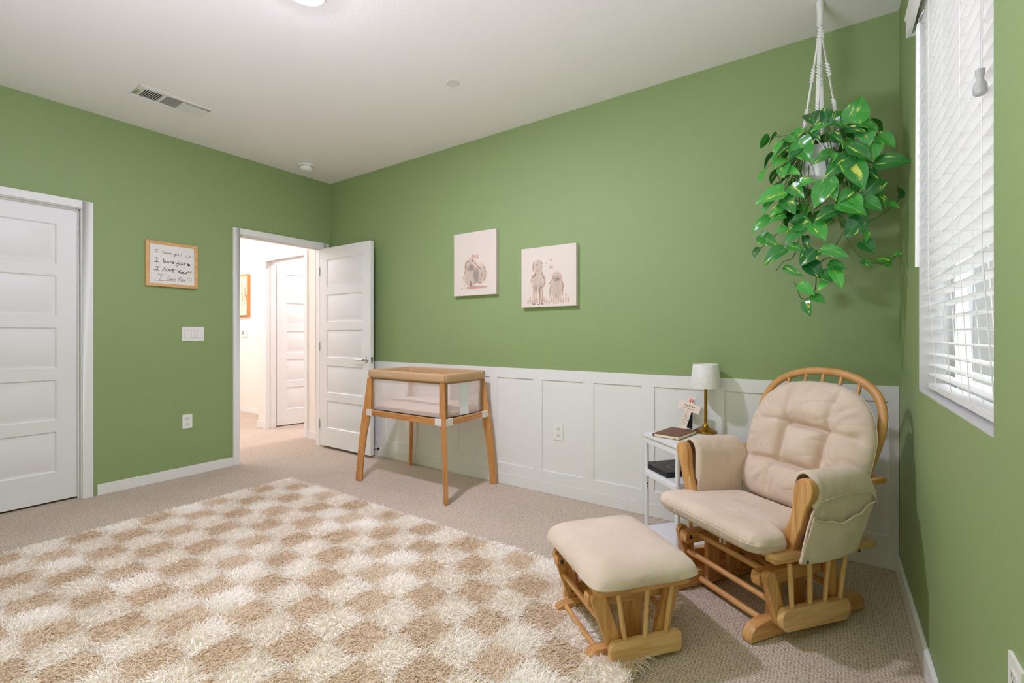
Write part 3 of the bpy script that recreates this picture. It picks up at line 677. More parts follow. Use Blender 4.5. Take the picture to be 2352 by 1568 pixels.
def chair():
    t = thing('glider_chair', 'wooden glider rocking chair with beige tufted cushions in the corner by the window', 'chair', (-.234, 2.360, 0), radians(55.5))
    # --- fixed base
    for s in (-1, 1):
        def yy(a, c): return (min(s*a, s*c), max(s*a, s*c))
        pr = [(-.346, .004), (-.345, .022), (-.336, .042), (-.318, .058), (-.29, .069), (-.255, .074), (.265, .074), (.29, .062), (.303, .04), (.305, .004)]
        a, c = yy(.176, .220); obj('runner', MB().prism(pr, 'y', a, c), WX, t, bev=.004)
        for u0, u1 in ((-.195, -.125), (-.065, .005)):
            a, c = yy(.152, .176); o = obj('post', MB().box((u0, a, .02), (u1, c, .245)), WZ, t, bev=.003)
            for hx, hz in ((u0+.018, .04), (u0+.018, .2), (u1-.016, .05)): obj('screw_hole', MB().tube([(hx, s*.151, hz), (hx, s*.153, hz)], .004, 8), mat('dark_screw_hole', (50, 34, 22), .8), o)
        a, c = yy(.177, .218); o = obj('hanger_beam', MB().prism(capsule_bar(-.300, .055, .205, .260, .012, .008), 'y', a, c), WX, t, bev=.003)
        bolt(o, -.272, s*.1765, .236, -s); bolt(o, .035, s*.1765, .236, -s)
    for nm, p, z, r in (('cross_rod', -.222, .239, .0125), ('cross_rod', -.218, .036, .0135), ('cross_rod', .02, .135, .011), ('cross_rod', .12, .036, .0125)):
        y = .178
        obj(nm, MB().tube([(p, -y, z), (p, y, z)], r, 14), WY, t)
    # --- swing: links, side rails, spindles
    tilt = lambda u, z: z-.066*(u+.2)
    for s in (-1, 1):
        def yy(a, c): return (min(s*a, s*c), max(s*a, s*c))
        a, c = yy(.222, .2485)
        for p0, p1, w in (((-.272, .248), (-.222, .088), .028), ((.062, .246), (.085, .075), .027)):
            d = Vector((p1[0]-p0[0], p1[1]-p0[1])).normalized(); nn = Vector((-d.y, d.x)); P = []
            A0 = atan2(-d.y, -d.x); P += arc(p0[0], p0[1], w, A0-pi/2.6, A0+pi/2.6, 7); A1 = atan2(d.y, d.x); P += arc(p1[0], p1[1], w, A1-pi/2.6, A1+pi/2.6, 7)
            o = obj('link', MB().prism(P, 'y', a, c), WZ, t, bev=.004)
            bolt(o, p1[0], s*.2215, p1[1], -s, .009)
        a, c = yy(.2495, .2775); P = [(u, tilt(u, z)) for u, z in capsule_bar(-.250, .128, .052, .136, .028, .032, 9)]
        obj('side_rail', MB().prism(P, 'y', a, c), LX, t, bev=.003)
        for p0, p1 in ((-.186, -.199), (-.088, -.090), (-.006, .017), (.080, .115)):
            obj('spindle', MB().tube([(p0, s*.2635, tilt(p0, .128)), ((p0+p1)/2, s*.2637, (tilt(p0, .128)+.31)/2), (p1, s*.264, tilt(p1, .305))], [.0085, .0098, .0085], 12), LZ, t)
        a, c = yy(.243, .286); P = [(-.301, .300), (.16, .270), (.16, .290), (-.301, .324)]
        obj('seat_beam', MB().prism([(u, tilt(u, .318) if i in (0, 1) else tilt(u, .337)) for i, (u, z) in enumerate(P)], 'y', a, c), LX, t, bev=.003)
    obj('cross_rod', MB().tube([(-.246, -.224, .150), (-.246, .224, .150)], .0125, 14), WY, t)
    obj('cross_rod', MB().tube([(.072, -.224, .155), (.072, .224, .155)], .0115, 14), WY, t)
    # seat plate
    P = rrect(-.312, -.297, .272, .297, .035, 6); b = MB()
    k = len(P); b.add([(x, y, tilt(x, .337)) for x, y in P]+[(x, y, tilt(x, .357)) for x, y in P], [tuple(range(k-1, -1, -1)), tuple(range(k, 2*k))]+[(i, (i+1) % k, (i+1) % k+k, i+k) for i in range(k)])
    obj('seat_plate', b, LX, t, bev=.003)
    # --- back: bent hoop, spindles, rail
    bu = lambda z: .205+(z-.5)*.33
    H = [(.205, .345), (.232, .45), (.262, .58), (.284, .70), (.289, .79), (.276, .86), (.238, .921), (.175, .964), (.09, .990), (0, .997)]
    H = H+[(-v, z) for v, z in H[-2::-1]]
    pts = smoothpath([(bu(z), v, z) for v, z in H], 5)
    obj('back_hoop', MB().tube(pts, .0185, 14, flat=.72, up=(-1, 0, .33)), mat('bent_oak', (208, 156, 94), .42, var=(6, (194, 140, 78))), t)
    for v, z1 in ((-.17, .955), (-.085, .984), (0, .990), (.085, .984), (.17, .955)):
        obj('back_spindle', MB().tube([(bu(.345), v*.8, .345), (bu(.65)+.002, v*.92, .65), (bu(z1), v, z1)], [.008, .0105, .008], 12), WZ, t)
    obj('lower_back_rail', MB().box((.165, -.225, .335), (.20, .225, .372)), WY, t, bev=.004)
    # --- arms: shaped front panels, arm boards, padded covers with pockets
    AP = [(.230, .347), (.234, .397), (.262, .469), (.276, .532), (.278, .583), (.287, .614), (.300, .632), (.318, .640), (.338, .637), (.352, .622), (.357, .600), (.350, .570), (.330, .530), (.321, .495), (.313, .460), (.297, .420), (.284, .384), (.274, .347)]
    AP = [(p.x, p.y) for p in smoothpath([(y, z, 0) for y, z in AP], 3)]
    for s in (-1, 1):
        sid = 'near' if s < 0 else 'far'
        obj('arm_panel', MB().prism([(s*(y), z) for y, z in AP], 'x', -.202, -.166), WZ, t, bev=.006, seg=3)
        obj('arm_board', MB().box((-.10, min(s*.268, s*.33), .575), (.262, max(s*.268, s*.33), .597)), WX, t, bev=.004)
        obj('rear_arm_post', MB().prism([(.10, .345), (.14, .345), (.20, .58), (.155, .58)], 'y', min(s*.275, s*.30), max(s*.275, s*.30)), WZ, t, bev=.003)
        prof = smoothpath([(.236, .385, 0), (.243, .46, 0), (.243, .54, 0), (.243, .595, 0), (.250, .628, 0), (.270, .650, 0), (.298, .659, 0), (.327, .652, 0), (.347, .630, 0), (.354, .595, 0), (.350, .55, 0), (.346, .49, 0), (.345, .42, 0), (.344, .347, 0)], 4)
        n = len(prof)
        def pad(u, v):
            i = v*(n-1); y, z = prof[min(n-1, int(round(i)))][:2]; f = v
            # front and back limits of the cover
            if f < .30: fr, bk = -.168, .098+.062*min(1, (z-.39)/.2)
            elif f < .72: fr, bk = -.168, .165
            else:
                g = (f-.72)/.28; fr = -.165-(.085 if s < 0 else -.03)*g**1.1; bk = .168-.118*g**1.2
            e = 1-u if u > .5 else .5; rd = .016*max(0, 1-e/.10)**2; rf = .006*max(0, 1-u/.07)**2; rd2 = .05*max(0, (u-.72)/.28)**2.2*(1 if .25 < f < .75 else .25)
            uu = fr+(bk-fr)*u
            cy, cz = .298, .56
            yy_ = y+(cy-y)*rd*5 if .18 < f < .8 else y-(.012 if f < .5 else .0)*rd*20
            zz = z-(rd+rd2+rf)*(1 if z > .57 else 0)
            if .08 < f < .78: yy_ += (cy-y)*.30*max(0, 1-u/.06)**1.5
            yy_ += .0035*mnoise.noise(Vector((uu*14, z*10, s*3)))+.0022*mnoise.noise(Vector((uu*42, z*16, s*7)))
            zz += .003*mnoise.noise(Vector((uu*16, y*18, s*5)))
            if f < .3: yy_ -= .014*sin(pi*u)**.6*sin(pi*f/.3)
            if f > .72: zz += .012*(1-4*(u-.5)**2)*((f-.72)/.28)*(-1)
            return (uu, s*yy_, zz)
        b = MB(); b.grid(pad, 44, n); o = obj('arm_cover', b, FABRIC, t, recalc=True, ang=70)
        sm = o.modifiers.new('thickness', 'SOLIDIFY'); sm.thickness = .006; sm.offset = -1
        # seam between crown and side
        b = MB(); b.tube([(-.150+.31*q, s*(.3545-.002*q), .560+.012*sin(pi*q)) for q in np.linspace(0, 1, 16)], .0017, 6); obj('seam', b, FABRIC, o)
        def pocket(u, v):
            zt = .507-.030*sin(pi*min(1, u*1.15))**.8+.016*max(0, (u-.75)/.25)
            zt -= .006*sin(u*17)*sin(pi*u)
            z = .346+(zt-.346)*v; g = (.58-z)/.235; g = max(0, min(1, g))
            fr = -.165-(.085 if s < 0 else -.03)*g**1.1; bk = .168-.118*g**1.2; uu = fr+(bk-fr)*u
            out = .3475+.003*sin(pi*v)*sin(pi*u)+.011*v*sin(pi*u)+.005*v+.0035*mnoise.noise(Vector((uu*15, z*12, 3+s)))
            return (uu, s*out, z-.012*(1-4*(u-.5)**2)*(1-v))
        b = MB(); b.grid(pocket, 40, 22); o2 = obj('pocket', b, FABRIC, o)
        sm = o2.modifiers.new('thickness', 'SOLIDIFY'); sm.thickness = .004; sm.offset = -1
        b = MB(); b.tube([pocket(u, 1.0) for u in np.linspace(0, 1, 40)], .0032, 6); obj('pocket_hem', b, FABRIC, o2)
        for u, z in ((-.232 if s < 0 else -.12, .358), (.045, .353)):
            obj('snap_button', MB().lathe([(.0065, 0), (.006, .002), (.003, .003), (.0001, .003)], 14, M=Matrix.Translation((u, s*.360, z)) @ Matrix.Rotation(-s*pi/2, 4, 'X')), mat('green_brass_snap', (92, 96, 70), .4, .8), o2)
    # --- seat cushion
    def seat(u, v, sg):
        x, y, z = pill(u, v, 1, 1, 1, .5, 11, 9, (0, 0, 0), sg)
        hy = .230+.056/(1+math.exp((x+.27)*38))
        X = -.155+.237*x; Y = hy*y; m = max(abs(2*u-1), abs(2*v-1))
        th = .046
        Z = .387-.060*(X+.2)+th*z+(.004*mnoise.noise(Vector((X*9, Y*9, 1)))+.0016*mnoise.noise(Vector((X*30, Y*30, 5))))*(1 if sg > 0 else .3)
        if sg > 0: Z += .006*(1-x*x)*(1-y*y)
        # gathered seam along the front edge
        if x < -.86: X += .0018*sin(Y*210)*(abs(z) < .9)
        return (X, Y, Z)
    b = MB(); b.grid(lambda u, v: seat(u, v, 1), 70, 80); b.grid(lambda u, v: seat(u, v, -1), 70, 80)
    so = obj('seat_cushion', b, FABRIC, t, ang=80)
    # seam line round the front and sides
    b = MB(); E = []
    for v in np.linspace(.02, .98, 50): E.append(Vector(seat(0.004, v, 1))+Vector((-.0008, 0, -.002)))
    b.tube(E, .0008, 6); obj('piping', b, FABRIC, so)
    # --- tufted back cushion
    L0, zc = .297, .668
    BT = [(-.108, .075), (.084, .085), (.090, -.105), (-.100, -.112)]
    SEG = [(BT[0], BT[1], .042), (BT[1], BT[2], .036), (BT[2], BT[3], .040), (BT[3], BT[0], .040),
           (BT[0], (-.30, .05), .022), (BT[1], (.30, .07), .020), (BT[2], (.30, -.12), .028), (BT[3], (-.30, -.13), .028),
           (BT[0], (-.135, .30), .020), (BT[1], (.10, .30), .022), (BT[2], (.11, -.3), .013), (BT[3], (-.11, -.3), .015)]
    def segd(px, py, a, c):
        dx, dy = c[0]-a[0], c[1]-a[1]; q = max(0, min(1, ((px-a[0])*dx+(py-a[1])*dy)/(dx*dx+dy*dy)))
        return math.hypot(px-a[0]-q*dx, py-a[1]-q*dy), q
    def back(u, v, sg):
        a, c = 2*u-1, 2*v-1
        m = max(abs(a), abs(c), 1e-6); A, C = a/m, c/m
        ns = 2.35 if C > 0 else 4.5
        ns = 2.5+(7-2.5)*max(0, min(1, .45-C*1.3))
        q = (abs(A)**ns+abs(C)**ns)**(-1/ns); m2 = m**.75
        hx = .293-.018*max(0, min(1, (-.1-c)/.9))
        y = hx*A*q*m2; w = L0*C*q*m2
        T = (max(0, 1-m2**3.6))**.5
        fade = min(1, (1-m2)*6)
        if sg > 0:
            h = .082*T; gr = 0; wide = 0
            for p0, p1, dp in SEG:
                d, qq = segd(y, w, p0, p1); k = 1 if dp > .03 else (1-.5*qq)
                gr = max(gr, dp*k*exp(-(d/.013)**2)); wide = max(wide, dp*.75*k*exp(-(d/.045)**2))
            h -= (gr*.85+wide*1.1)*fade
            for p0 in BT: h -= .014*exp(-(math.hypot(y-p0[0], w-p0[1])/.022)**2)
            ang = atan2(w, y); rr = math.hypot(y/.29, w/.29)
            h += (.0035*sin(ang*26)+.002*sin(ang*41+1))*exp(-((rr-.86)/.13)**2)*T
            h += .008*mnoise.noise(Vector((y*8, w*8, 2)))*T+.0035*mnoise.noise(Vector((y*22, w*22, 8)))*T; n1 = mnoise.noise(Vector((y*7+3, w*13, 4))); h -= .007*exp(-(n1/.05)**2)*T*(.5+.5*mnoise.noise(Vector((y*5, w*5, 9))))
        else: h = -.040*T
        th = math.atan(.33)
        X0 = .128+(zc-.42)*.33
        return (X0+w*sin(th)-h*cos(th), -.020+y, zc+w*cos(th)+h*sin(th)*1.0)
    b = MB(); b.grid(lambda u, v: back(u, v, 1), 150, 150); b.grid(lambda u, v: back(u, v, -1), 150, 150)
    bo = obj('back_cushion', b, FABRIC, t, ang=80)
    th = math.atan(.33)
    for y, w in BT:
        h = .002; obj('tuft_button', MB().sphere((.128+(zc-.42)*.33+w*sin(th)+.001*cos(th), -.020+y, zc+w*cos(th)-.001*sin(th)), .0085, 12, (.6, 1, 1)), FABRIC, bo)
    b = MB(); E = []
    for q in np.linspace(0, 1, 121)[:-1]:
        s4 = q*4; k = int(s4); f = s4-k
        u, v = ((f, 0), (1, f), (1-f, 1), (0, 1-f))[k]; E.append(Vector(back(u, v, 1)))
    b.tube(E, .0018, 6, closed=True); obj('piping', b, FABRIC, bo)
    return t
chair()

# ------------------------------------------------------------------ ottoman
def ottoman():
    t = thing('glider_ottoman', 'low wooden gliding ottoman with beige cushion half on the shaggy rug', 'ottoman', (-.714, 1.765, 0), radians(51))
    for s in (-1, 1):
        def yy(a, c): return (min(s*a, s*c), max(s*a, s*c))
        a, c = yy(.127, .166); pr = [(-.197, .012), (-.190, .034), (-.165, .046), (.165, .046), (.19, .034), (.197, .012), (.19, .004), (-.19, .004)]
        obj('runner', MB().prism(pr, 'y', a, c), WX, t, bev=.003)
        a, c = yy(.104, .127); obj('post', MB().box((-.045, a, .02), (.045, c, .235)), WZ, t, bev=.003)
        a, c = yy(.127, .164); o = obj('hanger_beam', MB().prism(capsule_bar(-.197, .185, .200, .246, .010, .010), 'y', a, c), WX, t, bev=.003)
        bolt(o, -.175, s*.1265, .225, -s, .009)
        a, c = yy(.168, .192)
        for p0, p1 in (((-.163, .232), (-.107, .075)), ((.132, .232), (.088, .075))):
            d = Vector((p1[0]-p0[0], p1[1]-p0[1])).normalized(); A0 = atan2(-d.y, -d.x); A1 = atan2(d.y, d.x); w = .031
            o = obj('link', MB().prism(arc(p0[0], p0[1], w, A0-pi/2.8, A0+pi/2.8, 6)+arc(p1[0], p1[1], w, A1-pi/2.8, A1+pi/2.8, 6), 'y', a, c), WZ, t, bev=.003)
            bolt(o, p1[0], s*.1675, p1[1], -s, .008)
        a, c = yy(.193, .216); obj('side_rail', MB().prism([(-.135, .022), (-.13, .018), (.148, .018), (.155, .028), (.155, .082), (.145, .092), (-.12, .092), (-.135, .075)], 'y', a, c), LX, t, bev=.003)
        for p0, p1 in ((-.072, -.102), (.008, .016), (.093, .118)):
            obj('spindle', MB().tube([(p0, s*.2045, .085), ((p0+p1)/2, s*.206, .17), (p1, s*.208, .265)], [.0085, .0095, .0085], 12), LZ, t)
    for p, z, y, r in ((-.155, .036, .129, .0105), (.155, .03, .129, .010), (-.147, .148, .170, .0115), (.112, .148, .170, .0105)):
        obj('cross_rod', MB().tube([(p, -y, z), (p, y, z)], r, 14), WY, t)
    obj('seat_board', MB().prism(rrect(-.185, -.222, .195, .222, .02), 'z', .262, .281), WX, t, bev=.002)
    def cu(u, v, sg):
        x, y, z = pill(u, v, 1, 1, 1, .55 if sg > 0 else .6, 4.5, 9, (0, 0, 0), sg)
        X = .006+.221*x; Y = -.002+.252*y
        bulge = .012*(1-abs(x)**3)*(1-abs(y)**3)
        Z = .300+(.070*z+bulge if sg > 0 else .024*z)
        Z += .0025*mnoise.noise(Vector((X*10, Y*10, 4)))
        return (X, Y, Z)
    b = MB(); b.grid(lambda u, v: cu(u, v, 1), 60, 60); b.grid(lambda u, v: cu(u, v, -1), 60, 60)
    obj('cushion', b, FABRIC, t, ang=80)
ottoman()

# ------------------------------------------------------------------ shag rug in cream and tan checks
def rug():
    t = thing('shag_rug', 'large shaggy rug in cream and tan checks on the carpet', 'rug', (0, 0, 0))
    X0, X1, Y1, P, NC, NR = -3.546, -.549, 2.038, .1665, 18, 15
    Y0 = Y1-NR*P
    bm_ = mat('rug_pile_bed', (240, 229, 213), .95, bump=(220, .35, .004)); nt = bm_.node_tree
    tc = nt.nodes.new('ShaderNodeTexCoord'); mp = nt.nodes.new('ShaderNodeMapping'); mp.inputs['Scale'].default_value = (1/P, -1/P, 0); mp.inputs['Location'].default_value = (-X0/P, Y1/P, 1.5)
    ck = nt.nodes.new('ShaderNodeTexChecker'); ck.inputs['Scale'].default_value = 1; ck.inputs[1].default_value = lin((243, 233, 219)); ck.inputs[2].default_value = lin((214, 190, 160))
    nt.links.new(tc.outputs['Object'], mp.inputs['Vector']); nt.links.new(mp.outputs[0], ck.inputs['Vector']); nt.links.new(ck.outputs[0], nt.nodes['Principled BSDF'].inputs['Base Color'])
    obj('pile_bed', MB().prism(rrect(X0+.012, Y0+.012, X1-.012, Y1-.012, .02), 'z', .0005, .024), bm_, t, bev=.008, seg=3)
    rng = np.random.default_rng(5)
    N = int(31000*(X1-X0)*(Y1-Y0))
    x = rng.uniform(X0, X1, N); y = rng.uniform(Y0, Y1, N)
    # keep the pile the photograph could see, from here or a step aside
    c, s_ = cos(.60223), sin(.60223); dep = -x*s_+y*c; rt = x*c+y*s_
    keep = (dep > .95) & (np.abs(rt/np.maximum(dep, .1)) < 1.45) & (1.17/np.maximum(dep, .1) < .95)
    # runners and rail of the ottoman press the pile flat
    a = radians(51); u = (x+.714)*cos(a)+(y-1.765)*sin(a); v = -(x+.714)*sin(a)+(y-1.765)*cos(a)
    press = (np.abs(u) < .215) & (np.abs(np.abs(v)-.147) < .028)
    x, y, press = x[keep], y[keep], press[keep]; n = len(x)
    col = np.floor((x-X0)/P+rng.normal(0, .08, n)); row = np.floor((Y1-y)/P+rng.normal(0, .08, n))
    white = ((col+row) % 2 == 0)
    fx = ((x-X0)/P) % 1-.5; fy = .5-((Y1-y)/P) % 1
    # cream tufts lean outwards over the shorter curlier tan ones
    L = np.where(white, rng.normal(.042, .005, n), rng.normal(.035, .005, n)); L = np.where(press, .010, L)
    wind = 1.2*np.sin(x*7.1+2*np.sin(y*5.3))+1.1*np.sin(y*8.7+x*3.1)+rng.normal(0, .75, n)
    lean = np.where(white, rng.uniform(.45, .95, n), rng.uniform(.5, 1.1, n))
    dx = np.cos(wind)*lean+np.where(white, .8*fx, 0); dy = np.sin(wind)*lean+np.where(white, .8*fy, 0)
    ed = (x < X0+.03)*-1.0+(x > X1-.03)*1.0; dx = dx+ed*.6; dy = dy+(y > Y1-.03)*.6
    curl = np.where(white, .25, .75); ca = rng.uniform(0, 2*pi, n)
    T = [0, .38, .74, 1.0]; R = np.where(white, .0019, .0018)
    rad = [1.0, 1.0, .72]
    pts = []
    for q in T:
        px = x+dx*L*(q**1.6)*.75+curl*L*.30*np.sin(ca+q*5)*q; py = y+dy*L*(q**1.6)*.75+curl*L*.30*np.cos(ca+q*5)*q
        sp = np.sqrt(dx**2+dy**2); pz = .014+L*.85*(q*(1-.45*np.minimum(sp, 1.5)*q)); pts.append(np.stack([px, py, pz], 1))
    V = np.zeros((n, 10, 3), np.float32); ph = rng.uniform(0, 2*pi, n)
    for k in range(3):
        for j in range(3):
            an = ph+2*pi*j/3+.5*k
            V[:, k*3+j, 0] = pts[k][:, 0]+R*rad[k]*np.cos(an); V[:, k*3+j, 1] = pts[k][:, 1]+R*rad[k]*np.sin(an); V[:, k*3+j, 2] = pts[k][:, 2]
    V[:, 9] = pts[3]
    quads = [(k*3+j, k*3+(j+1) % 3, k*3+3+(j+1) % 3, k*3+3+j) for k in range(2) for j in range(3)]; tris = [(6+j, 6+(j+1) % 3, 9) for j in range(3)]
    def strands(name, sel, m, lab):
        W_ = V[sel]; k = len(W_); me = bpy.data.meshes.new(name)
        base = (np.arange(k)*10)[:, None]
        li = np.concatenate([(base+np.array(quads).ravel()[None]), (base+np.array(tris).ravel()[None])], 1).ravel()
        st1 = np.concatenate([np.arange(6)*4, 24+np.arange(3)*3]); starts = ((np.arange(k)*33)[:, None]+st1[None]).ravel()
        me.vertices.add(k*10); me.vertices.foreach_set('co', W_.reshape(-1))
        me.loops.add(k*33); me.loops.foreach_set('vertex_index', li.astype(np.int32))
        me.polygons.add(k*9); me.polygons.foreach_set('loop_start', starts.astype(np.int32))
        me.polygons.foreach_set('use_smooth', np.zeros(k*9, bool))
        me.update(calc_edges=True); me.validate(); me.materials.append(m)
        o = link(bpy.data.objects.new(name, me), t); o['kind'] = 'stuff'; o['label'] = lab
    def yarn(name, c1, c2):
        m = bpy.data.materials.new(name); m.use_nodes = True; nt = m.node_tree; b = nt.nodes['Principled BSDF']
        b.inputs['Roughness'].default_value = .85; b.inputs['Specular IOR Level'].default_value = .2; g = nt.nodes.new('ShaderNodeNewGeometry'); r = nt.nodes.new('ShaderNodeValToRGB')
        r.color_ramp.elements[0].color = lin(c1); r.color_ramp.elements[1].color = lin(c2)
        nt.links.new(g.outputs['Random Per Island'], r.inputs[0]); nt.links.new(r.outputs[0], b.inputs['Base Color'])
        vm = nt.nodes.new('ShaderNodeMix'); vm.data_type = 'VECTOR'; vm.inputs[0].default_value = 0.0; vm.inputs[5].default_value = (0, 0, 1)   # fibres scatter light like a soft surface
        nt.links.new(g.outputs['Normal'], vm.inputs[4]); nt.links.new(vm.outputs[1], b.inputs['Normal'])
        tl = nt.nodes.new('ShaderNodeBsdfTranslucent'); ms = nt.nodes.new('ShaderNodeMixShader'); ms.inputs[0].default_value = .15
        nt.links.new(r.outputs[0], tl.inputs[0]); nt.links.new(b.outputs[0], ms.inputs[1]); nt.links.new(tl.outputs[0], ms.inputs[2])
        nt.links.new(ms.outputs[0], nt.nodes['Material Output'].inputs[0]); return m
    strands('cream_pile', white, yarn('cream_yarn', (253, 247, 238), (255, 251, 245)), 'cream shaggy pile checks')
    strands('tan_pile', ~white, yarn('tan_yarn', (230, 209, 182), (245, 229, 206)), 'tan curly pile checks')
rug()
# ------------------------------------------------------------------ hanging macrame holder, pot and pothos
HX, HYY = -.044, 2.689
def hanger():
    t = thing('macrame_hanger', 'white knotted macrame plant hanger on the ceiling by the window', 'plant hanger', (HX, HYY, ZC))
    ROPE = mat('white_cotton_rope', (232, 231, 226), .9, bump=(260, .4, .002))
    obj('ceiling_hook', MB().lathe([(.014, 0), (.014, -.004), (.005, -.010), (.004, -.02)], 16), PLATE, t)
    b = MB()
    b.tube([(0, 0, -.004), (.001, 0, -.05), (.002, 0, -.10)], [.016, .014, .0125], 12)
    for k in range(9):                                   # wrapped gathering knot
        z = -.088-.0035*k; b.lathe([(.011, .002), (.0150, .0), (.011, -.002)], 16, (.002, 0, z))
    obj('gathered_cord', b, ROPE, t)
    ends = [(-.066, -.03), (.068, -.025), (-.012, -.075), (.010, .070)]
    for i, (ex, ey) in enumerate(ends):
        b = MB(); zt, zb = -.118, -.63+(.03 if i == 1 else 0)
        at = lambda q: Vector((.002+(ex-.002)*q, ey*q, zt+(zb-zt)*q))
        sd = Vector((-ey, ex, 0)).normalized()
        for j in (-1.5, -.5, .5, 1.5):                   # four cords per leg, drawn together at the knots
            pts = []
            for q in np.linspace(0, 1, 30):
                k = 1-.75*exp(-((q-.46)/.06)**2)-.75*exp(-((q-.86)/.09)**2)-.5*exp(-(q/.05)**2); pts.append(at(q)+sd*(.0040*j*k))
            b.tube(pts, .0026, 5)
        for q0, q1, r in ((.40, .53, .0095), (.78, .98, .0088), (.0, .14, .0075)):   # twisted square knots
            for ph in (0, pi):
                pts = []
                for q in np.linspace(q0, q1, 40):
                    a = (q-q0)*(zt-zb)*210+ph; c = at(q); pts.append(c+Vector((cos(a)*r*.6, sin(a)*r*.6, 0)))
                b.tube(pts, .0045, 6)
        o = obj('cord_leg', b, ROPE, t)
        bb = MB()
        for q in (.90, 1.0): c = at(q); bb.sphere((c.x, c.y, c.z), .0085, 14)
        obj('wooden_bead', bb, mat('pale_wood_bead', (222, 198, 172), .5), o)
    b = MB()                                             # basket of crossing cords under the pot
    for i, (ex, ey) in enumerate(ends):
        a0 = atan2(ey, ex)
        for d in (-.78, .78):
            b.tube(smoothpath([(ex, ey, -.63), (ex*1.22, ey*1.22, -.68), (.094*cos(a0+d*.5), .094*sin(a0+d*.5), -.75), (.086*cos(a0+d), .086*sin(a0+d), -.82), (.05*cos(a0+d), .05*sin(a0+d), -.885), (0, 0, -.90)], 5), .0034, 6)
    b.tube([(0, 0, -.89), (0, 0, -.92)], .009, 10)
    obj('basket_cords', b, ROPE, t)
hanger()
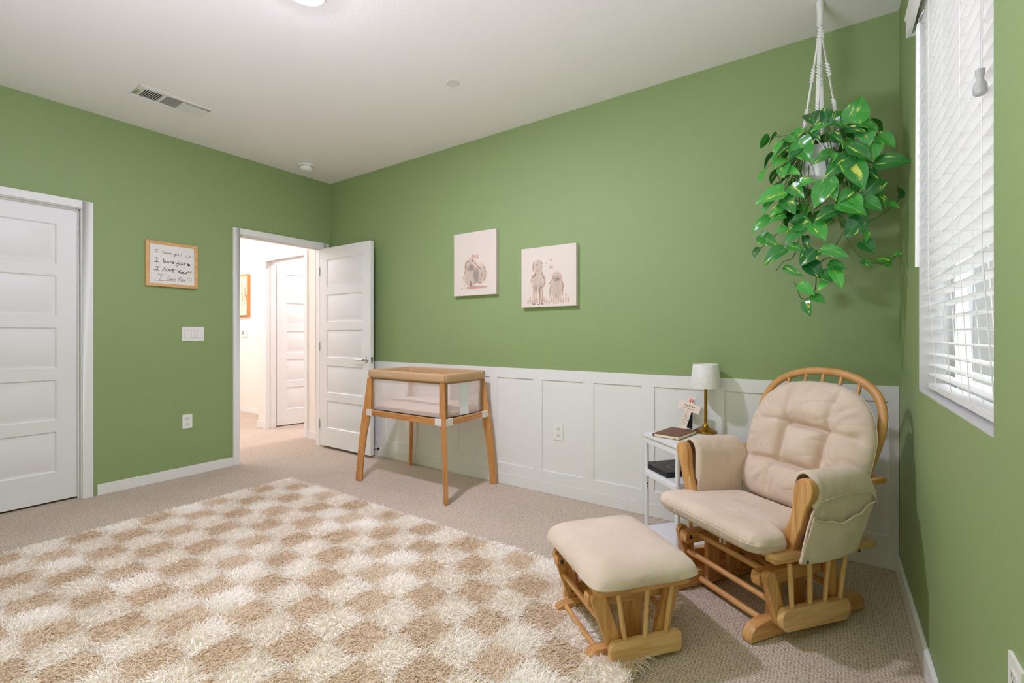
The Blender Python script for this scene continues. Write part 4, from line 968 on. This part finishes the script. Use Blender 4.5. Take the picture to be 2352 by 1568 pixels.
LEAVES = [(0.08,2.56,2.12,0.116,2.54,2.218,0.102),(-0.003,2.547,2.128,-0.034,2.527,2.202,0.064),(-0.003,2.548,2.142,-0.077,2.528,2.102,0.051),(-0.126,2.551,2.074,-0.077,2.531,1.969,0.102),(-0.122,2.549,2.048,-0.172,2.529,1.99,0.054),(-0.2,2.571,2.098,-0.227,2.551,2.037,0.039),(-0.177,2.564,2.108,-0.122,2.544,2.071,0.032),(0.005,2.542,1.992,-0.074,2.522,1.958,0.056),(0.069,2.55,1.962,-0.024,2.53,1.887,0.091),(0.016,2.549,2.123,0.068,2.529,2.086,0.036),(0.072,2.552,2.007,0.152,2.532,1.927,0.064),(0.15,2.577,2.011,0.152,2.557,1.928,0.072),(0.121,2.569,2.084,0.141,2.549,2.0,0.078),(0.172,2.589,2.048,0.231,2.569,1.973,0.057),(0.166,2.583,1.921,0.285,2.563,1.904,0.081),(0.065,2.549,1.941,0.126,2.529,1.806,0.099),(0.172,2.587,1.854,0.106,2.567,1.774,0.092),(0.128,2.567,1.897,0.171,2.547,1.85,0.048),(-0.011,2.54,1.859,-0.066,2.52,1.753,0.094),(-0.005,2.54,1.876,0.018,2.52,1.768,0.056),(0.071,2.552,1.813,0.026,2.532,1.767,0.049),(0.031,2.547,1.757,0.132,2.527,1.689,0.088),(0.12,2.568,1.763,0.185,2.548,1.712,0.063),(0.111,2.57,1.686,0.054,2.55,1.607,0.082),(0.021,2.547,1.735,-0.066,2.527,1.687,0.075),(-0.065,2.548,1.68,-0.017,2.528,1.597,0.077),(-0.13,2.555,1.692,-0.064,2.535,1.656,0.075),(-0.118,2.554,1.671,-0.179,2.534,1.603,0.084),(-0.294,2.638,1.668,-0.213,2.618,1.608,0.065),(-0.185,2.581,1.582,-0.278,2.561,1.518,0.083),(-0.308,2.684,1.618,-0.33,2.664,1.561,0.039),(-0.251,2.594,1.746,-0.329,2.574,1.686,0.064),(-0.242,2.584,1.823,-0.277,2.564,1.76,0.044),(-0.183,2.56,1.855,-0.307,2.54,1.824,0.089),(-0.191,2.566,1.781,-0.247,2.546,1.746,0.05),(-0.183,2.561,1.818,-0.136,2.541,1.738,0.065),(-0.107,2.549,1.722,-0.166,2.529,1.697,0.041),(-0.183,2.565,1.738,-0.25,2.545,1.722,0.043),(-0.064,2.559,1.56,-0.119,2.539,1.492,0.082),(-0.166,2.573,1.595,-0.096,2.553,1.564,0.043),(-0.098,2.555,1.628,-0.085,2.535,1.568,0.032),(-0.03,2.558,1.566,0.07,2.538,1.518,0.056),(-0.089,2.57,1.5,-0.032,2.55,1.43,0.078),(-0.032,2.572,1.464,0.006,2.552,1.409,0.054),(0.006,2.574,1.471,0.047,2.554,1.379,0.056),(-0.005,2.569,1.495,0.062,2.549,1.469,0.05),(-0.183,2.594,1.496,-0.108,2.574,1.445,0.037),(-0.121,2.592,1.41,-0.061,2.572,1.356,0.055),(-0.072,2.598,1.354,-0.019,2.578,1.316,0.05),(-0.102,2.61,1.327,-0.081,2.59,1.258,0.044),(-0.025,2.582,1.415,-0.047,2.562,1.377,0.039),(0.116,2.584,1.582,0.161,2.564,1.527,0.065),(0.22,2.689,1.489,0.162,2.669,1.512,0.059),(0.118,2.598,1.501,0.148,2.578,1.473,0.033),(0.232,2.689,1.529,0.262,2.669,1.529,0.034),(0.204,2.615,1.747,0.247,2.595,1.72,0.038),(0.256,2.689,1.784,0.251,2.669,1.832,0.039),(0.174,2.592,1.775,0.201,2.572,1.725,0.044),(0.125,2.581,1.633,0.132,2.561,1.579,0.033),(0.078,2.555,1.782,0.117,2.535,1.732,0.054),(0.016,2.549,2.123,0.003,2.529,2.174,0.043),(-0.122,2.546,1.879,-0.06,2.526,1.877,0.047),(-0.153,2.552,1.873,-0.103,2.532,1.804,0.058),(-0.177,2.558,1.963,-0.117,2.538,1.918,0.041),(-0.176,2.559,2.002,-0.228,2.539,1.984,0.037),(0.003,2.545,2.074,0.044,2.525,2.023,0.047),(0.059,2.553,2.088,0.131,2.533,2.05,0.047),(0.101,2.564,2.107,0.17,2.544,2.062,0.054),(-0.083,2.547,2.112,-0.04,2.527,2.062,0.039),(-0.176,2.567,1.681,-0.216,2.547,1.659,0.048),(0.044,2.661,2.12,0.09,2.641,2.044,0.056),(0.091,2.662,1.862,0.06,2.642,1.815,0.049),(-0.044,2.66,2.082,-0.011,2.64,2.126,0.045),(0.166,2.668,1.831,0.19,2.648,1.761,0.052),(-0.127,2.661,1.801,-0.076,2.641,1.759,0.045),(-0.003,2.661,1.723,-0.043,2.641,1.685,0.056),(0.091,2.663,1.757,0.075,2.643,1.689,0.049),(-0.153,2.662,2.037,-0.195,2.642,1.979,0.049),(0.029,2.66,2.065,-0.003,2.64,2.008,0.056),(-0.06,2.66,2.125,-0.101,2.64,2.089,0.045)]
VINES = [[(0.059,2.629,1.991),(0.058,2.579,1.883),(0.047,2.589,1.794),(0.05,2.609,1.686),(0.059,2.629,1.622),(0.082,2.639,1.565),(0.121,2.649,1.515),(0.158,2.659,1.495),(0.21,2.669,1.496),(0.239,2.679,1.522)],
 [(-0.109,2.639,2.011),(-0.124,2.589,1.881),(-0.107,2.589,1.762),(-0.112,2.609,1.669),(-0.109,2.629,1.603),(-0.068,2.639,1.561),(-0.06,2.649,1.503),(-0.06,2.659,1.405),(-0.081,2.659,1.352),(-0.119,2.659,1.349),(-0.136,2.659,1.4),(-0.149,2.659,1.426)],
 [(-0.152,2.649,2.003),(-0.218,2.649,1.996),(-0.204,2.639,1.919),(-0.177,2.629,1.852),(-0.125,2.619,1.811),(-0.067,2.619,1.801)],
 [(-0.126,2.629,1.635),(-0.152,2.639,1.549),(-0.196,2.649,1.529),(-0.227,2.649,1.486)],
 [(-0.194,2.629,1.824),(-0.194,2.629,1.723),(-0.231,2.639,1.659),(-0.296,2.659,1.607),(-0.324,2.669,1.57)],
 [(0.119,2.609,1.861),(0.164,2.629,1.784),(0.193,2.639,1.736),(0.179,2.639,1.702),(0.142,2.639,1.684)],
 [(0.059,2.619,1.668),(0.044,2.629,1.634),(0.017,2.639,1.591),(-0.027,2.639,1.571)],
 [(0.194,2.649,1.711),(0.231,2.669,1.746),(0.25,2.679,1.773)],
 [(-0.003,2.639,1.535),(-0.035,2.639,1.519),(-0.068,2.639,1.463)],
 [(-0.211,2.669,2.124),(-0.219,2.659,2.061),(-0.187,2.649,2.01)]]
def plant():
    t = thing('potted_pothos', 'trailing green and yellow pothos in a white pot hanging near the window', 'plant', (0, 0, 0))
    t.location = (HX, HYY, ZC-.885); O = Vector(t.location)
    obj('pot', MB().lathe([(.001, .004), (.062, .004), (.066, .01), (.082, .15), (.084, .165), (.084, .172), (.078, .172), (.076, .155), (.001, .15)], 40), mat('white_glazed_pot', (228, 230, 228), .3), t)
    obj('soil', MB().lathe([(.001, .158), (.076, .156), (.076, .150), (.001, .150)], 24), mat('dark_soil', (58, 46, 36), .95, bump=(90, .8, .01)), t)
    m = bpy.data.materials.new('pothos_leaf'); m.use_nodes = True; nt = m.node_tree; pb = nt.nodes['Principled BSDF']
    pb.inputs['Roughness'].default_value = .22; pb.inputs['Specular IOR Level'].default_value = .5
    g = nt.nodes.new('ShaderNodeNewGeometry'); tc = nt.nodes.new('ShaderNodeTexCoord')
    gr = nt.nodes.new('ShaderNodeValToRGB'); e = gr.color_ramp.elements
    e[0].color = lin((24, 92, 36)); e[1].color = lin((78, 172, 66)); nt.links.new(g.outputs['Random Per Island'], gr.inputs[0])
    uv = nt.nodes.new('ShaderNodeUVMap'); uv.uv_map = 'UVMap'
    mp = nt.nodes.new('ShaderNodeMapping'); mp.inputs['Scale'].default_value = (3.0, 1.5, 1)
    nt.links.new(uv.outputs[0], mp.inputs['Vector'])
    cmb = nt.nodes.new('ShaderNodeVectorMath'); cmb.operation = 'ADD'
    cx = nt.nodes.new('ShaderNodeCombineXYZ'); ml = nt.nodes.new('ShaderNodeMath'); ml.operation = 'MULTIPLY'; ml.inputs[1].default_value = 91
    nt.links.new(g.outputs['Random Per Island'], ml.inputs[0]); nt.links.new(ml.outputs[0], cx.inputs[2])
    nt.links.new(mp.outputs[0], cmb.inputs[0]); nt.links.new(cx.outputs[0], cmb.inputs[1])
    no = nt.nodes.new('ShaderNodeTexNoise'); no.inputs['Scale'].default_value = 1.1; no.inputs['Detail'].default_value = 4; nt.links.new(cmb.outputs[0], no.inputs['Vector'])
    th = nt.nodes.new('ShaderNodeMapRange'); th.inputs[1].default_value = .60; th.inputs[2].default_value = .68; nt.links.new(no.outputs[0], th.inputs[0])
    mx = nt.nodes.new('ShaderNodeMix'); mx.data_type = 'RGBA'; mx.inputs[7].default_value = lin((206, 220, 92))
    nt.links.new(th.outputs[0], mx.inputs[0]); nt.links.new(gr.outputs[0], mx.inputs[6])
    # pale midrib
    sx = nt.nodes.new('ShaderNodeSeparateXYZ'); nt.links.new(uv.outputs[0], sx.inputs[0])
    ab = nt.nodes.new('ShaderNodeMath'); ab.operation = 'ABSOLUTE'; nt.links.new(sx.outputs[0], ab.inputs[0])
    rb = nt.nodes.new('ShaderNodeMapRange'); rb.inputs[1].default_value = .0; rb.inputs[2].default_value = .06; rb.inputs[3].default_value = .35; rb.inputs[4].default_value = 0; nt.links.new(ab.outputs[0], rb.inputs[0])
    m2 = nt.nodes.new('ShaderNodeMix'); m2.data_type = 'RGBA'; m2.inputs[7].default_value = lin((140, 200, 110))
    nt.links.new(rb.outputs[0], m2.inputs[0]); nt.links.new(mx.outputs[2], m2.inputs[6]); nt.links.new(m2.outputs[2], pb.inputs['Base Color'])
    VINE = mat('green_vine', (74, 112, 44), .5); stems = MB()
    V, F, UVS = [], [], []
    rnd = random.Random(11)
    def leaf(B, T, wid, nrm):
        """heart shaped leaf from stalk point B to tip T"""
        ax = T-B; L = ax.length; ax = ax.normalized(); side = ax.cross(nrm).normalized(); nn = side.cross(ax).normalized()
        W2 = [(-.07, .0), (-.10, .22), (-.03, .40), (.10, .50), (.26, .52), (.42, .475), (.58, .385), (.74, .26), (.88, .125), (1.0, .0)]
        droop = rnd.uniform(.05, .22); fold = rnd.uniform(.10, .32); tw = rnd.uniform(-.25, .25); i0 = len(V); NS = 7
        for r, (q, w) in enumerate(W2):
            for j in range(NS):
                sgn = (j-(NS-1)/2)/((NS-1)/2)
                lx = q*L if abs(sgn) > .45 or r > 1 else max(q, -.005)*L
                if r < 2: lx = (q*abs(sgn)**.6)*L
                ly = sgn*w*wid
                h = fold*abs(ly)*.9-droop*L*q*q*(1 if q > 0 else 0)+tw*ly*q+.05*L*sin(pi*max(0, q))
                h += .012*L*sin(q*14+sgn*2)*abs(sgn)
                V.append(B+ax*lx+side*ly+nn*h-O); UVS.append((sgn*w*2, q))
        for r in range(len(W2)-1):
            for j in range(NS-1): F.append((i0+r*NS+j, i0+r*NS+j+1, i0+(r+1)*NS+j+1, i0+(r+1)*NS+j))
    camv = Vector((0, 0, 1.17)); top = Vector((HX, HYY, ZC-.73))
    for k, (bx, by, bz, tx, ty, tz, w) in enumerate(LEAVES):
        B, T = Vector((bx, by, bz)), Vector((tx, ty, tz)); mid = (B+T)/2
        out = (mid-Vector((HX, HYY+.03, mid.z))); out.z = 0
        nrm = ((camv-mid).normalized()*.75+out.normalized()*.45+Vector((rnd.uniform(-.3, .3), rnd.uniform(-.2, .2), .55))).normalized()
        leaf(B, T, w, nrm)
        # stalk back to the pot rim or to a trailing vine
        if bz > 1.80:
            a = atan2(B.y-HYY, B.x-HX); R = Vector((HX+.07*cos(a), HYY+.07*sin(a), ZC-.72))
            stems.tube(smoothpath([R-O, (R*.6+B*.4)-O+Vector((0, 0, .06 if bz > 1.9 else .03)), (R*.15+B*.85)-O+Vector((0, -.005, .02)), B-O], 4), [.0022]*12+[.0015], 5)
    # leaves round the back and inside so the plant is full from every side
    for k in range(70):
        a = rnd.uniform(0, 2*pi); zz = rnd.uniform(-.32, .16); rad = rnd.uniform(.08, .24)*(1-.3*abs(zz)/.3)
        if sin(a) < -.2 and rnd.random() < .6: a = -a
        B = Vector((HX+rad*cos(a)*1.05, HYY+rad*sin(a)*.8, ZC-.73+zz)); B.y = min(B.y, YA-.07); B.x = min(B.x, XC-.08)
        d = Vector((cos(a)*.6+rnd.uniform(-.4, .4), sin(a)*.5+rnd.uniform(-.4, .4), -.75)).normalized(); L = rnd.uniform(.06, .095)
        T = B+d*L; T.y = min(T.y, YA-.03); T.x = min(T.x, XC-.02)
        nrm = (Vector((cos(a), sin(a), .6))+Vector((rnd.uniform(-.4, .4), rnd.uniform(-.4, .4), rnd.uniform(-.2, .3)))).normalized()
        leaf(B, T, L*rnd.uniform(.72, .9), nrm)
        R = Vector((HX+.07*cos(a), HYY+.07*sin(a), ZC-.72)); stems.tube(smoothpath([R-O, (R+B)/2-O+Vector((0, 0, .04)), B-O], 4), .0018, 5)
    # trailing vines: pixel-free world paths
    for pts in VINES:
        stems.tube(smoothpath([Vector(p)-O for p in pts], 6), .0027, 6)
    me = bpy.data.meshes.new('foliage'); me.from_pydata([tuple(v) for v in V], [], F)
    ul = me.uv_layers.new(name='UVMap'); li = np.zeros(len(me.loops), np.int32); me.loops.foreach_get('vertex_index', li)
    ul.data.foreach_set('uv', np.array(UVS, np.float32)[li].ravel()); me.polygons.foreach_set('use_smooth', np.ones(len(me.polygons), bool)); me.materials.append(m)
    o = link(bpy.data.objects.new('foliage', me), t); o['label'] = 'heart shaped green leaves splashed with yellow'
    ss = o.modifiers.new('smooth', 'SUBSURF'); ss.levels = 1; ss.render_levels = 1
    obj('vines', stems, VINE, t)
plant()

# ------------------------------------------------------------------ window blind
def blind():
    t = thing('window_blind', 'white horizontal slat window blind with valance, wand and pull cords', 'blind', (XC, (WY0+WY1)/2, WZ0))
    BL = mat('white_blind_slat', (238, 237, 234), .38); oy = (WY0+WY1)/2
    y0, y1 = WY0+.006-oy, WY1-.010-oy; Z = lambda z: z-WZ0
    lean = lambda z: .030+.022*max(0, min(1, (1.35-z)/.38))     # the lower slats hang a little further out
    b = MB(); zs = [1.021, 1.058]+[1.098+.0435*k for k in range(29)]
    for z in zs:
        c = lean(z); pr = [(c-.025, -.0012), (c-.012, .0006), (c, .0013), (c+.012, .0006), (c+.025, -.0012), (c+.025, .0016), (c+.012, .0034), (c, .0041), (c-.012, .0034), (c-.025, .0016)]
        b.prism([(x, Z(z)+d) for x, d in pr], 'y', y0, y1)
    obj('slats', b, BL, t)
    c = lean(.97); obj('bottom_rail', MB().box((c-.026, y0, Z(.968)), (c+.026, y1, Z(.989))), BL, t, bev=.004)
    obj('headrail', MB().box((.006, y0, Z(2.365)), (.062, y1, Z(2.418))), BL, t, bev=.002)
    vp = [(-.031, 2.357), (-.031, 2.420), (-.036, 2.430), (-.036, 2.436), (-.020, 2.436), (-.016, 2.428), (-.016, 2.357)]
    b = MB(); b.prism([(x, Z(z)) for x, z in vp], 'y', WY0-.06-oy, WY1+.066-oy)
    b.box((-.0162, WY1+.052-oy, Z(2.3575)), (-.0005, WY1+.0655-oy, Z(2.427))); b.box((-.0162, WY0-.0595-oy, Z(2.3575)), (-.0005, WY0-.046-oy, Z(2.427)))
    obj('valance', b, BL, t, bev=.0015)
    CORD = mat('white_cord', (225, 224, 220), .8)
    for yw in (2.165, 1.927, 1.691, 1.467):                   # ladder strings in front of and behind the slats, lift cord through them
        y = yw-oy; b = MB()
        f = [(lean(z)-.0275, y+.003*sin(z*9), Z(z)) for z in np.linspace(2.36, 1.06, 14)]
        f += [(lean(1.02)-.0285, y-.006, Z(1.02)), (lean(1.0)-.029, y-.018, Z(.992)), (lean(.98)-.020, y-.034, Z(.966)), (lean(.97), y-.044, Z(.964))]
        b.tube(smoothpath(f, 3), .0014, 5)
        b.tube([(lean(z)+.0275, y, Z(z)) for z in np.linspace(2.36, .966, 12)], .0012, 5)
        b.tube([(lean(z), y+.012, Z(z)) for z in np.linspace(2.36, .99, 8)], .0011, 5)
        for z in zs: b.tube([(lean(z)-.0275, y, Z(z)-.0014), (lean(z)+.0275, y, Z(z)-.0014)], .0007, 4)
        obj('ladder_cord', b, CORD, t)
    w = obj('tilt_wand', MB().tube([(-.012, 2.262-oy, Z(2.318)), (-.016, 2.255-oy, Z(2.29)), (-.020, 2.232-oy, Z(1.418))], [.0058, .0062, .0068], 6), mat('white_wand', (242, 242, 240), .25), t)
    obj('wand_hook', MB().tube(smoothpath([(.012, 2.262-oy, Z(2.375)), (-.004, 2.263-oy, Z(2.352)), (-.012, 2.262-oy, Z(2.33)), (-.012, 2.262-oy, Z(2.31))], 4), .0022, 6), CHROME, w)
    p = obj('pull_cord', MB().tube([(-.008, 1.418-oy, Z(2.36)), (-.010, 1.416-oy, Z(1.748))], .0013, 5), CORD, t)
    obj('tassel', MB().lathe([(.006, .020), (.0085, .022), (.0080, .012), (.0062, .004), (.0062, -.001), (.0110, -.010), (.0128, -.020), (.0118, -.029), (.0080, -.034), (.004, -.031)], 22, (-.010, 1.416-oy, Z(1.728))), mat('grey_tassel', (176, 174, 171), .4), p)
blind()

# ------------------------------------------------------------------ handwritten sign
def sign():
    t = thing('framed_sign', 'wood framed white sign with four handwritten I love you lines on green wall', 'wall sign'); t.matrix_world = ML(1.5375, 1.735)
    hw, hh = .180, .179
    b = MB()
    for a, c in (((-hw, -hh), (-hw+.024, hh)), ((hw-.024, -hh), (hw, hh)), ((-hw+.024, -hh), (hw-.024, -hh+.024)), ((-hw+.024, hh-.024), (hw-.024, hh))): b.box((a[0], a[1], 0), (c[0], c[1], .022))
    obj('frame', b, wood('light_pine_frame', (228, 182, 126), (208, 156, 98), 'X'), t, bev=.0015)
    obj('board', MB().box((-hw+.02, -hh+.02, .002), (hw-.02, hh-.02, .016)), mat('off_white_board', (232, 228, 220), .8), t)
    G = {'I': ([[(.06, 1), (.6, 1)], [(.33, 1), (.3, 0)], [(.0, 0), (.56, .0)]], .8), 'l': ([[(.02, 1), (.08, 0)]], .24),
         'o': ([[(.22, .45), (.05, .36), (.03, .12), (.18, .0), (.36, .12), (.36, .36), (.22, .45), (.40, .42)]], .42), 'v': ([[(0, .45), (.14, .02), (.32, .46), (.40, .42)]], .42),
         'e': ([[(.03, .22), (.30, .30), (.24, .46), (.08, .40), (.04, .16), (.16, .0), (.42, .10)]], .46), 'y': ([[(0, .5), (.06, .18), (.22, .14), (.36, .48), (.34, .0), (.22, -.36), (.04, -.34), (.0, -.2)]], .46),
         'u': ([[(0, .46), (.04, .08), (.18, .02), (.34, .42), (.36, .08), (.46, .0)]], .5), 'L': ([[(.30, 1), (.04, .04), (.1, .0), (.46, .06)]], .5), 'O': ([[(.24, .62), (.06, .5), (.02, .2), (.2, .0), (.4, .2), (.38, .5), (.24, .62)]], .5),
         'V': ([[(.02, .62), (.16, .0), (.42, .64)]], .46), 'E': ([[(.42, .62), (.1, .58), (.04, .02), (.40, .02)], [(.08, .32), (.36, .32)]], .5), 'Y': ([[(.0, .95), (.1, .55), (.26, .55), (.42, 1), (.3, .4), (.16, .0)]], .44),
         'W': ([[(.0, .9), (.06, .5), (.26, .5), (.44, 1.0), (.30, .0), (.10, -.45), (-.08, -.45), (.0, -.2), (.34, .1)]], .48), 'U': ([[(.02, .6), (.06, .1), (.2, .0), (.36, .2), (.40, .6), (.42, .02)]], .5), '!': ([[(.16, 1), (.08, .3)], [(.05, .06), (.06, .0)]], .3), ' ': ([], .42)}
    rows = [[('I', -.123, -.088, .090, .020), ('love', -.066, -.009, .084, .023), ('you!', .007, .066, .079, .027)],
            [('I', -.123, -.087, .013, .033), ('love', -.062, .009, .011, .034), ('you', .022, .087, .010, .036)],
            [('I', -.125, -.083, -.051, .026), ('LOVE', -.071, .012, -.054, .034), ('YoU!!', .028, .125, -.063, .030)],
            [('I', -.125, -.047, -.133, .050), ('Love', -.047, .016, -.130, .038), ('You!!!', .030, .126, -.126, .036)]]
    rad = (.0013, .0020, .0020, .0011); slant = (.0, .0, .28, .34)
    INKB = mat('black_marker', (36, 34, 38), .7)
    for k, row in enumerate(rows):
        b = MB(); r = rad[k]
        for wd, x0, x1, y, sz in row:
            tot = sum(G[c][1] for c in wd)-.12; f = (x1-x0)/(tot*sz); x = x0
            for ch in wd:
                st, ad = G[ch]
                for p in st:
                    P = [(x+(px*f+slant[k]*py)*sz, y+py*sz, .0166) for px, py in p]
                    b.tube(smoothpath(P, 4) if len(P) > 2 else P, r, 6, flat=.35, up=(0, 0, 1))
                x += ad*f*sz
        if k == 0:
            b.tube(smoothpath([(.090, .087, .0166), (.096, .079, .0166), (.108, .075, .0166), (.121, .078, .0166), (.127, .087, .0166), (.122, .090, .0166)], 4), .0013, 6, flat=.35, up=(0, 0, 1))
            for q in (.103, .110): b.tube([(q, .094, .0166), (q+.0004, .089, .0166)], .0014, 6, flat=.35, up=(0, 0, 1))
        elif k == 1:
            b.prism([(.112, .002), (.105, .014), (.106, .024), (.110, .027), (.115, .020), (.122, .020), (.127, .014), (.124, .008)], 'z', .0162, .0169)
        obj('handwriting', b, INKB, t)
sign()

# ------------------------------------------------------------------ two canvases with watercolour animals (generic)
def canvas(label, x0, x1, z0, z1):
    t = thing('canvas_print', label, 'canvas print', group='pale canvas prints on the back wall'); t.matrix_world = MA((x0+x1)/2, (z0+z1)/2, YA)
    w, h = (x1-x0)/2, (z1-z0)/2
    obj('canvas', MB().box((-w, -h, .002), (w, h, .037)), mat('cream_canvas', (222, 210, 196), .85, bump=(700, .1, .0006)), t, bev=.002)
    return t
WASH = {}
def wash(name, rgb, a):
    if name in WASH: return WASH[name]
    m = bpy.data.materials.new(name); m.use_nodes = True; n = m.node_tree; pb = n.nodes['Principled BSDF']; pb.inputs['Base Color'].default_value = lin(rgb); pb.inputs['Roughness'].default_value = .9
    tr = n.nodes.new('ShaderNodeBsdfTransparent'); mx = n.nodes.new('ShaderNodeMixShader'); no = n.nodes.new('ShaderNodeTexNoise'); no.inputs['Scale'].default_value = 15
    tc = n.nodes.new('ShaderNodeTexCoord'); n.links.new(tc.outputs['Object'], no.inputs['Vector'])
    mr = n.nodes.new('ShaderNodeMapRange'); mr.inputs[1].default_value = .3; mr.inputs[2].default_value = .7; mr.inputs[3].default_value = a*.8; mr.inputs[4].default_value = a
    n.links.new(no.outputs[0], mr.inputs[0]); n.links.new(mr.outputs[0], mx.inputs[0]); n.links.new(tr.outputs[0], mx.inputs[1]); n.links.new(pb.outputs[0], mx.inputs[2]); n.links.new(mx.outputs[0], n.nodes['Material Output'].inputs[0])
    WASH[name] = m; return m
def strokes(par, name, L, m, z=.0374):
    """L: list of (points, width at ends.. max width) brush strokes as thin flat ribbons"""
    b = MB()
    for pts, wd in L:
        P = smoothpath([(x, y, z) for x, y in pts], 5); k = len(P)
        vs = []
        for i, p in enumerate(P):
            d = (P[min(i+1, k-1)]-P[max(i-1, 0)]); nn = Vector((-d.y, d.x, 0)).normalized(); w = wd*(.15+.85*sin(pi*i/(k-1)))
            vs += [p+nn*w, p-nn*w]
        b.add(vs, [(2*i, 2*i+1, 2*i+3, 2*i+2) for i in range(k-1)])
    return obj(name, b, m, par, recalc=False)
def blobs(par, name, L, m, z=.0373):
    b = MB()
    for cx, cy, rx, ry in L:
        n = 26
        for q, k in enumerate((1.0, .90) if max(rx, ry) > .03 else (1.0,)):       # washes, softer at the rim
            b.add([(cx+k*rx*cos(2*pi*i/n)*(1+.05*sin(i*3.1+cx*90)), cy+k*ry*sin(2*pi*i/n)*(1+.05*cos(i*2.3+cy*90)), z+.00003*q) for i in range(n)], [tuple(range(n))])
    return obj(name, b, m, par, recalc=False)
SOFT = wash('tan_wash', (234, 208, 186), .24); MIDT = wash('brown_wash', (178, 134, 106), .5); PINKW_ = wash('pink_wash', (226, 176, 166), .5); DARK = mat('dark_brown_paint', (66, 46, 42), .8); PALE = wash('pale_wash', (242, 230, 216), .15)
t = canvas('taller cream canvas, left of two on green wall, with lone lop eared rabbit print', -2.621, -2.178, 1.494, 2.012)
o = blobs(t, 'rabbit_wash', [(-.03, -.10, .085, .095), (.06, -.09, .075, .085), (-.045, -.005, .055, .058)], SOFT)
blobs(t, 'rabbit_body', [(-.03, -.11, .07, .08), (.055, -.10, .06, .065), (-.045, -.012, .045, .046)], PALE, .0376)
strokes(t, 'rabbit_outline', [([(-.085, .035), (-.1, -.02), (-.095, -.05), (-.115, -.10), (-.125, -.15)], .004), ([(-.075, .03), (-.092, .0), (-.098, -.045)], .007), ([(-.005, .03), (.015, .0), (.045, -.035), (.07, -.05)], .006), ([(.075, .0), (.105, -.05), (.11, -.1), (.095, -.15)], .005), ([(-.04, -.135), (-.035, -.17), (-.05, -.2)], .009), ([(.05, -.15), (.075, -.11), (.085, -.08)], .003), ([(-.06, -.205), (-.03, -.2), (.0, -.205)], .003), ([(.03, -.163), (.06, -.16), (.075, -.163)], .004)], MIDT, .0379)
blobs(t, 'rabbit_eyes', [(-.066, .022, .005, .008), (-.022, .026, .005, .008), (-.045, -.022, .005, .003)], DARK, .0382)
blobs(t, 'pink_flowers', [(-.01, .058, .024, .016), (.03, .05, .014, .024), (-.105, -.175, .008, .01), (-.13, -.2, .007, .01), (-.09, -.15, .007, .008), (.0, -.16, .008, .008), (.075, -.09, .007, .008), (.11, -.13, .007, .008), (.02, -.195, .12, .012)], PINKW_, .0380)
t = canvas('smaller squarer cream canvas, right of two on green wall, with lamb and rabbit print', -1.940, -1.478, 1.377, 1.820)
blobs(t, 'animal_wash', [(-.085, -.03, .062, .085), (-.085, .085, .045, .05), (-.105, -.13, .018, .075), (-.06, -.13, .018, .075), (.075, -.09, .058, .085), (.075, -.005, .045, .04)], SOFT)
blobs(t, 'animal_body', [(-.08, -.025, .048, .07), (-.075, .088, .036, .04), (.075, -.095, .046, .072), (.075, -.005, .036, .032)], PALE, .0376)
strokes(t, 'animal_outline', [([(-.12, .12), (-.128, .07), (-.12, .04)], .006), ([(-.1, .06), (-.108, .02), (-.135, .0), (-.14, -.04)], .006), ([(-.05, .06), (-.045, .02), (-.025, -.02), (-.03, -.06), (-.06, -.085)], .006), ([(-.12, -.06), (-.122, -.12), (-.115, -.19)], .004), ([(-.07, -.08), (-.068, -.13), (-.07, -.19)], .007), ([(-.045, -.09), (-.042, -.14), (-.05, -.19)], .004), ([(.045, .0), (.035, -.03), (.01, -.055), (.03, -.05)], .004), ([(.11, .0), (.115, -.04), (.128, -.07), (.12, -.11), (.125, -.15)], .005), ([(.035, -.06), (.02, -.1), (.02, -.16)], .005), ([(.075, -.12), (.07, -.16)], .003)], MIDT, .0379)
blobs(t, 'animal_eyes', [(-.09, .092, .005, .0055), (-.052, .103, .004, .004), (-.072, .118, .004, .003), (.088, -.022, .005, .005), (-.12, -.198, .009, .003), (-.08, -.203, .010, .003), (-.045, -.2, .010, .003)], DARK, .0382)
blobs(t, 'pink_flowers', [(-.012, .098, .006, .004), (.028, .118, .009, .006), (.022, .064, .008, .010), (.036, .066, .008, .010), (-.15, -.15, .006, .007), (-.03, -.155, .006, .007), (.15, -.14, .007, .008)]+[(-.17+.02*k, -.18+.006*sin(k*2), .006, .02) for k in range(18)], PINKW_, .0380)
